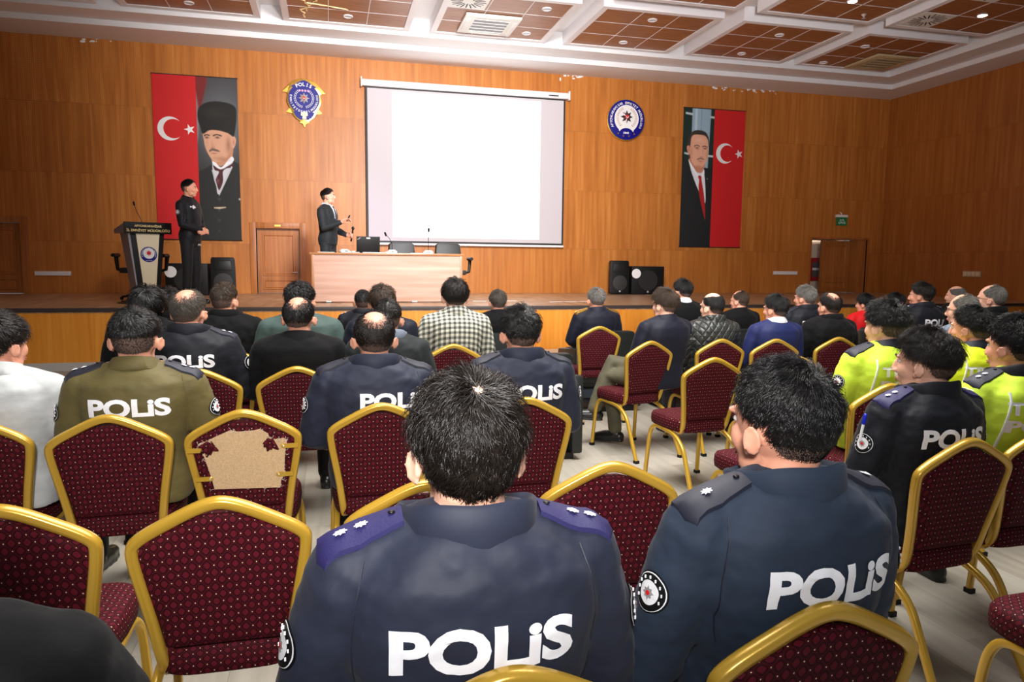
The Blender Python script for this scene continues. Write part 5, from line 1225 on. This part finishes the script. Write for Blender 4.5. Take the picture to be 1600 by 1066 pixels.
for k in range(90):
    i = random.randrange(n_); a, b = poly[i], poly[(i+1) % n_]; t = random.random(); px, pz = a[0]*(1-t)+b[0]*t, a[1]*(1-t)+b[1]*t; an = random.uniform(0, 2*pi); l_ = random.uniform(.006, .022)
    th_.tube([(px, yb(pz)-.004, pz), (px+l_*.5*cos(an), yb(pz)-.010, pz+l_*.5*sin(an)), (px+l_*cos(an+.5), yb(pz)-.006, pz+l_*sin(an+.5))], .0006, 3)
o = th_.build('frayed_threads', M_['thread'], tc_); o['kind'] = 'stuff'

# ------------------------------------------------------------------ armchairs of the front row
def armchair(x, y, label):
    o = empty('armchair', (x, y, 0), 0, label, 'armchair', 'black leather armchairs in the front row')
    MB().loft([[(-.27, -.02, .30), (.27, -.02, .30), (.27, .12, .30), (-.27, .12, .30)], [(-.27, -.07, .80), (.27, -.07, .80), (.27, .05, .80), (-.27, .05, .80)], [(-.24, -.08, .83), (.24, -.08, .83), (.24, .03, .83), (-.24, .03, .83)]]).build('backrest', M_['leather'], o, bevel=.03)
    MB().box(-.26, .26, .10, .56, .24, .43).build('seat', M_['leather'], o, bevel=.04)
    for s in (-1, 1): MB().loft([[(s*.27, -.05, .05), (s*.36, -.05, .05), (s*.36, .55, .05), (s*.27, .55, .05)], [(s*.27, -.05, .66), (s*.36, -.05, .66), (s*.36, .55, .60), (s*.27, .55, .60)]]).build('armrest', M_['leather'], o, bevel=.025)
    MB().box(-.3, .3, 0, .5, 0, .05).build('base', M_['darkmetal'], o); return o
AX = [(.25, 'black leather armchair of the officer left of the desk lectern side, behind the brown-haired man'), (1.02, 'empty black leather armchair beyond the man in the checked shirt'), (1.62, 'black leather armchair of the grey-brown-haired man near the centre'), (2.0+.32, None)]
for x, y, l in ((.32, 6.72, 'black leather armchair leftmost in the front row, under the short-haired officer'), (-.55, 6.72, 'empty black leather armchair peeking out left of the teal shirt'), (1.62, 6.72, 'black leather armchair of the grey-brown-haired man facing the desk'), (2.02+.0, 6.15, None), (2.72, 6.78, 'black leather armchair of the officer with gold shoulder braid'),
    (3.66, 6.78, 'black leather armchair of the man in the black suit with white collar'), (4.4, 6.78, 'black leather armchair of the man beside the black-suited one, right of him'), (5.2, 6.78, 'empty black leather armchair left of the woman in red'), (5.98, 6.78, 'black leather armchair of the woman in red'), (6.86, 6.78, 'black leather armchair of the dark-haired man beyond the woman in red')):
    if l: armchair(x, y, l)
armchair(1.50, 5.15, 'empty black leather armchair beside the dark-haired officer\'s right ear')

# ------------------------------------------------------------------ audience
POL = [('POLiS', .275, .072, -.148, 'reflect')]
TRF = [('TRAFiK', .30, .05, -.115, 'reflect'), ('POLiSi', .30, .05, -.185, 'reflect')]
def seat(px, py, Y, **k):                       # head top seen at (px, py), chair back at depth Y
    hp_ = atY(px, py, Y+.20); rz = k.pop('rz', 0)
    x = hp_.x + .215*sin(R(rz)); return make_person(x-(k.pop('dx', 0)), Y, rz, hp_.z, k.pop('label'), **k)
seat(733, 583, .93, label='person nearest the camera in navy police jacket, dark swirled hair, two-star epaulettes', near=2, topmat='nylon', hair='whorl', hairmat_='hair_dark', nh=16000, text=POL, epaul='epaulette', stars=2, patches=True, skin='skin_pale', tx=0, seed=4, hp=-4)
seat(1232, 560, 1.00, label='person in navy police jacket with one-star epaulettes, head turned left', near=2, topmat='softshell', hair='dense', nh=16000, text=POL, epaul='epaulette_dark', stars=1, patches=True, rz=6, hy=10, face=True, seed=2, tx=.01)
seat(207, 480, 2.97, label='person in olive police jacket with faded haircut and blue epaulettes', near=1, topmat='olive', top='shirt', collar='shirt', hair='fade', nh=7000, text=POL, epaul='epaulette_dark', stars=2, patches=True, seed=3, skew=1.06)
seat(-8, 488, 3.05, label='person in pale shirt with dark hair and short beard at the left edge', near=1, topmat='palecloth', top='shirt', collar='shirt', hair='thick', hairmat_='hair_dark', nh=6000, hy=-25, rz=-4, seed=5, face=True, skew=1.05)
seat(585, 484, 3.0, label='person with bald crown in police jacket, behind the nearest officer', near=1, topmat='nylon', hair='thincrown', hairmat_='hair_dark', nh=6000, text=POL, epaul='epaulette_dark', patches=True, seed=6, tx=.07, skew=1.06)
seat(815, 477, 3.01, label='person with short dark hair and big ears in police jacket, right of the nearest head', near=1, topmat='nylon', hair='short', nh=6000, text=POL, epaul='epaulette_dark', patches=True, seed=7, tx=.03)
seat(292, 450, 4.15, label='person with greying thin crown in black police jacket behind the olive officer', topmat='blackjacket', hair='thincrown', hairmat_='hair_mix', nh=5000, text=POL, epaul='epaulette_dark', stars=2, patches=True, seed=8, hy=-14, skew=1.05)
seat(466, 462, 4.17, label='person in black blazer with small bald spot, left of centre', top='blazer', topmat='blackcloth', collar='lapel', hair='thincrown', nh=5000, seed=9, hy=-8, skew=1.06)
seat(606, 465, 4.16, label='person with dark brown hair and charcoal hood, behind the bald-crowned officer', topmat='charcoal', hair='crop', hairmat_='hair_dark', nh=4000, seed=10, hy=-8, collarmat='greycloth')
seat(350, 440, 5.28, label='person in dark hooded top with short brown hair, right of the greying officer', top='coat', topmat='blackcloth', hair='crop', hairmat_='hair_brown', hy=-22, seed=11)
seat(229, 448, 5.08, label='person with long black hair below the lectern', topmat='blackcloth', hair='long', nh=4600, seed=12)
seat(262, 449, 6.08, label='person with black hair half hidden beside the long-haired one', topmat='blackcloth', hair='thick', seed=13)
seat(468, 440, 5.16, label='person in teal shirt with black hair, behind the black blazer', top='shirt', topmat='teal', collar='shirt', hair='short', hy=-14, seed=14, skew=1.12)
seat(712, 435, 5.13, label='person in black and white checked shirt with dark hair', top='shirt', topmat='plaid', collar='shirt', hair='thick', hairmat_='hair_dark', nh=4600, seed=15, skin='skin_pale')
seat(567, 452, 6.78, label='person with cropped dark hair and epaulettes, farthest row left of the brown-haired head', topmat='blackjacket', hair='crop', epaul='epaulette_dark', stars=2, seed=16)
seat(597, 445, 5.16, label='person with light brown tousled hair in the centre', topmat='navysuit', hair='thick', hairmat_='hair_brown', seed=17, collarmat='greycloth')
seat(778, 453, 6.78, label='person with grey-brown hair in dark jacket before the desk corner', top='blazer', topmat='blackcloth', collar='lapel', hair='short', hairmat_='hair_mix', seed=18)
seat(933, 450, 6.84, label='person in navy dress uniform with gold shoulder braid and grey hair', top='blazer', topmat='navysuit', collar='lapel', hair='short', hairmat_='hair_grey', epaul='egold', seed=19, skew=1.06)
seat(1068, 436, 6.84, label='person in black suit with white collar, black hair, taller than the front row', top='blazer', topmat='blackcloth', collar='shirt', collarmat='shirtwhite', hair='short', seed=20, hy=20)
seat(1156, 453, 6.84, label='person with receding brown hair in black jacket, looking left, front row', top='blazer', topmat='blackcloth', collar='lapel', hair='frontbald', hairmat_='hair_brown', seed=21, hy=28, face=True)
seat(1040, 451, 5.08, label='person in navy blazer and olive-grey trousers with crossed legs', top='blazer', topmat='navysuit', collar='lapel', hair='messy', hairmat_='hair_brown', kind='cross', legyaw=34, rz=12, hy=14, trousers='olivetrousers', seed=22, nh=4600, skin='skin_pale')
seat(1114, 456, 5.14, label='person with bald crown and glasses in quilted black jacket', topmat='quilt', hair='baldcrown', nh=4600, seed=23, hy=22, glasses=True, skin='skin_pale', face=True)
seat(1213, 460, 5.09, label='person in blue suit with black hair looking left', top='blazer', topmat='bluesuit', collar='shirt', collarmat='shirtwhite', hair='short', seed=24, hy=22, face=True)
seat(1260, 446, 6.15, label='person with grey hair in black police jacket looking left', topmat='blackjacket', hair='short', hairmat_='hair_grey', text=POL, epaul='epaulette_dark', seed=25, hy=25, face=True, tx=.02)
seat(1298, 456, 5.14, label='person in black hooded puffer coat with thinning brown hair', top='coat', topmat='blackcloth', hair='thincrown', hairmat_='hair_dark', seed=26, hy=10, nh=4600)
seat(1352, 459, 6.84, label='person in red jacket with short black hair', top='blazer', topmat='redcloth', collar='lapel', hair='thick', seed=27, hy=28, face=True)
seat(1399, 457, 6.84, label='person in grey shirt with dark hair leaning low beyond the red jacket', top='shirt', topmat='greycloth', collar='shirt', hair='short', seed=28, hy=30)
seat(1443, 441, 5.80, label='person in profile in black police jacket, taller, upper right', topmat='blackjacket', hair='short', hairmat_='hair_dark', text=POL, epaul='epaulette_dark', stars=2, seed=29, hy=30, face=True, tx=.06, nh=4600)
seat(1495, 446, 6.84, label='person bald on top, mostly hidden behind the balding man with glasses', topmat='blackcloth', hair='baldcrown', hairmat_='hair_grey', seed=30, hy=25, skin='skin_pale')
seat(1508, 458, 4.18, label='person balding with grey hair and black glasses, holding a pen', top='shirt', topmat='greycloth', collar='shirt', hair='frontbald', hairmat_='hair_grey', seed=31, hy=26, face=True, glasses=True, skin='skin_pale')
seat(1555, 444, 4.98, label='elderly person in black with grey hair and glasses at upper right', topmat='blackcloth', hair='frontbald', hairmat_='hair_grey', seed=32, hy=30, face=True, glasses=True, skin='skin_pale', skew=1.05)
seat(1388, 472, 3.02, label='person in fluorescent yellow traffic police jacket with curly dark hair', near=1, top='vest', topmat='neon', collar='shirt', collarmat='epaulette_dark', hair='curly', nh=6000, text=TRF, epaul='epaulette_dark', patches=True, seed=33, hy=12, face=True, tx=.03, skin='skin_pale')
seat(1452, 513, 1.97, label='young person in black police jacket with tousled hair and pen in the sleeve', near=2, topmat='blackjacket', hair='messy', hairmat_='hair_dark', nh=9500, text=POL, epaul='epaulette', stars=2, patches=True, seed=34, hy=24, rz=4, face=True, tx=.0, skin='skin_pale')
seat(1522, 477, 3.04, label='person in fluorescent jacket farther back, straight dark hair, facing left', near=1, top='vest', topmat='neon2', collar='shirt', collarmat='epaulette_dark', hair='short', nh=5000, text=TRF, epaul='epaulette_dark', seed=35, hy=20, face=True)
seat(1594, 492, 2.10, label='person in fluorescent jacket with two-star epaulettes cut by the right edge', near=1, top='vest', topmat='neon', collar='stand', collarmat='blackjacket', hair='short', nh=7000, text=TRF, epaul='epaulette_dark', stars=2, seed=36, hy=8, face=True)
make_person(-.53, .78, 0, 1.30, 'person in black at the bottom left corner, only sleeve and raised knee visible', near=1, topmat='blackcloth', hair='short', hairmat_='hair_dark', kind='cross', legyaw=-16, seed=37)

# reflective strips on the fluorescent jackets, pen, card
def strips(root, sxs, mt):
    to = [c for c in root.children if c.name.startswith('reflective_jacket')][0]; tr = bvh(to.data)
    for sx in sxs:
        pts = []
        for k in range(12):
            z = 1.0-.035*k; x_ = sx*(.135+.02*math.sin(k/11*pi)); h = tr.ray_cast(Vector((x_, -.5, z)), Vector((0, 1, 0)), 1.5)
            if h[0] is not None: pts.append(h[0]+Vector((0, -.002, 0)))
        MB().tube(pts, .005, 6).build('piping', mt, to, 60)
    for z in (.70, .64):
        for k in range(-4, 5):
            v = []
            for dx, dz in ((-.014, -.016), (.010, -.016), (.022, .016), (-.002, .016)):
                h = tr.ray_cast(Vector((k*.04+dx, -.5, z+dz)), Vector((0, 1, 0)), 1.5)
                if h[0] is not None: v.append(h[0]+Vector((0, -.004, 0)))
            if len(v) == 4: MB().add(v, [(0, 1, 2, 3)]).build('reflective_chevron', M_['reflect2'], to)
for o in list(bpy.data.objects):
    if o.get('category') == 'person' and 'fluorescent' in o.get('label', ''): strips(o, (-1, 1), M_['reflect'])
yo = [o for o in bpy.data.objects if str(o.get('label', '')).startswith('young person')][0]
yt = [c for c in yo.children if c.name.startswith('jacket')][0]; tr = bvh(yt.data)
h = tr.ray_cast(Vector((-.7, .20, .93)), Vector((1, 0, 0)), 1.5)[0]
pen = empty('pen', (0, 0, 0), 0, 'blue ballpoint pen clipped on the sleeve of the young officer', 'pen'); pm = yo.matrix_basis
bpy.context.view_layer.update()
P0 = yo.matrix_world @ (h+Vector((-.012, -.005, .02))); P1 = yo.matrix_world @ (h+Vector((-.02, .0, -.045)))
pb0 = mat('pen_blue', lin(20, 40, 190), .3)
MB().tube([P0-P0, P1-P0], .005, 8).build('barrel', M_['bwhite'], pen, 40); MB().tube([Vector((0, 0, .0)), (P0-P1)*.45], .007, 8, ball=True).build('cap', pb0, pen, 40); pen.location = P0
bw = [o for o in bpy.data.objects if 'holding a pen' in str(o.get('label', ''))][0]
pq = atY(1462+0, 540, 4.75); a_, b_ = atY(1474, 525, 4.7), atY(1492, 505, 4.62)
pn2 = empty('pen', a_, 0, 'grey pen held up before the balding man with glasses', 'pen'); MB().tube([Vector((0, 0, 0)), b_-a_], .007, 8, ball=True).build('barrel', M_['grey'], pn2, 40)
pc = atz(1597, 890, .35); tag(MB().box(-.06, .06, -.04, .04, -.002, .002).build('paper', M_['bwhite']), 'white folded paper at the right edge below the fluorescent officer', 'paper'); bpy.data.objects['paper.002'].location = (2.78, 2.55, .60)

# ------------------------------------------------------------------ people on the stage
pose_off = J_stand([(-.185, -.01, 1.375), (-.235, .03, 1.10), (-.045, .20, 1.02), (1, .25, -.15), (0, 1, .3)], [(.185, -.01, 1.375), (.235, .03, 1.10), (.06, .21, 1.03), (-1, .25, -.15), (0, 1, .3)])
of = make_person(-2.02, 11.75, -112, SH+1.86, 'police person in black uniform standing with clasped hands beside the lectern', top='shirt', topmat='blackjacket', collar='shirt', hair='crop', hy=14, kind='stand', pose=pose_off, near=1, face=True, z0=SH, patches=True, nh=4000, curls=(.9, .9), seed=40)
tr = bvh([c for c in of.children if c.name.startswith('shirt')][0].data); sh_ = [c for c in of.children if c.name.startswith('shirt')][0]
def chest(parent, tr, s, w_, h_, cx, cz, mt, nm='chest_lettering'):
    me = back_text_mesh(tr, s, w_, h_, -cx, cz, dirv=(0, -1, 0)); return link(nm, me, mt, parent)
chest(sh_, tr, 'POLiS', .09, .022, -.09, 1.34, M_['reflect'])
hb = tr.ray_cast(Vector((.09, .6, 1.34)), Vector((0, -1, 0)), 1)[0]; MB().prism(star(8, .028, .02), -.004, .004).build('chest_badge', M_['silver'], sh_).location = hb+Vector((0, .004, 0))
MB().loft([ering((0, .005, z), .166, .130) for z in (.965, 1.0)]).build('belt', M_['black'], of, 40)
ttr = [c for c in of.children if c.name.startswith('trousers')][0]; t2 = bvh(ttr.data)
me = back_text_mesh(t2, 'POLiS', .10, .028, -.10, .83, dirv=(0, -1, 0)); link('thigh_lettering', me, M_['reflect2'], ttr)
pose_lec = J_stand([(-.185, -.01, 1.375), (-.25, .02, 1.10), (-.20, .22, 1.02), (.25, 1, -.1), (-1, 0, .2)], [(.185, -.01, 1.375), (.225, .04, 1.11), (.16, .30, 1.20), (-.1, 1, .35), (-.6, .2, .8)])
le = make_person(-.02, 12.86, -116, SH+1.90, 'person in charcoal suit and dark tie lecturing with raised hand behind the desk', top='blazer', topmat='charcoal', collar='shirt', collarmat='shirtwhite', trousers='charcoal', hair='fade', hairmat_='hair_dark', hy=16, hp=6, kind='stand', pose=pose_lec, near=1, face=True, z0=SH, nh=4000, curls=(1.2, .7), seed=41)
lj = [c for c in le.children if c.name.startswith('suit_jacket')][0]; tr = bvh(lj.data)
def front_patch(tr, poly_rows, off, th, nm, mt, par):
    me, _ = patch_mesh(tr, poly_rows, (0, -1, 0), off, th); return link(nm, me, mt, par)
front_patch(tr, [[(u*w_, 0, z) for u in (-1, -.5, 0, .5, 1)] for z, w_ in ((1.47, .055), (1.42, .052), (1.36, .042), (1.28, .028), (1.20, .012), (1.17, .002))], .002, .003, 'shirt_front', M_['shirtwhite'], lj)
front_patch(tr, [[(u*w_, 0, z) for u in (-1, 0, 1)] for z, w_ in ((1.455, .014), (1.43, .018), (1.42, .013), (1.36, .02), (1.28, .024), (1.19, .024), (1.17, .01))], .006, .005, 'tie', M_['epaulette_dark'], lj)
Mw = le.matrix_basis
bpy.context.view_layer.update()
Mw = le.matrix_world
def hold(nm, a, b, r, mt, label, cat, ball=False):
    a, b = Mw @ Vector(a), Mw @ Vector(b); o = MB().tube([Vector((0, 0, 0)), b-a], r, 12, ball=True).build(nm, mt, None, 60); o.location = a; return tag(o, label, cat)
hold('remote_control', (.150, .395, 1.225), (.135, .43, 1.30), .013, M_['black'], 'small black remote control held in the lecturer\'s raised hand', 'remote control')
mo = hold('handheld_microphone', (-.195, .30, .93), (-.175, .34, 1.10), .014, M_['black'], 'black handheld microphone in the lecturer\'s lowered hand', 'microphone')
MB().ell((Mw @ Vector((-.172, .345, 1.125))) - mo.location, (.026, .026, .03), 14, 10).build('microphone_head', M_['darkmetal'], mo, 60)

for x_, y_, l_ in ((4.05, 12.0, 'white tape mark on the stage floor behind the officer with gold braid'), (2.75, 12.3, 'white tape mark on the stage floor right of the desk')):
    mb = MB()
    for k in range(3): mb.box(x_-.35+.28*k, x_-.12+.28*k, y_-.05+.03*k, y_+.03+.03*k, SH+.0005, SH+.003)
    tag(mb.build('floor_tape', M_['bwhite']), l_, 'floor tape', 'tape marks on the stage')
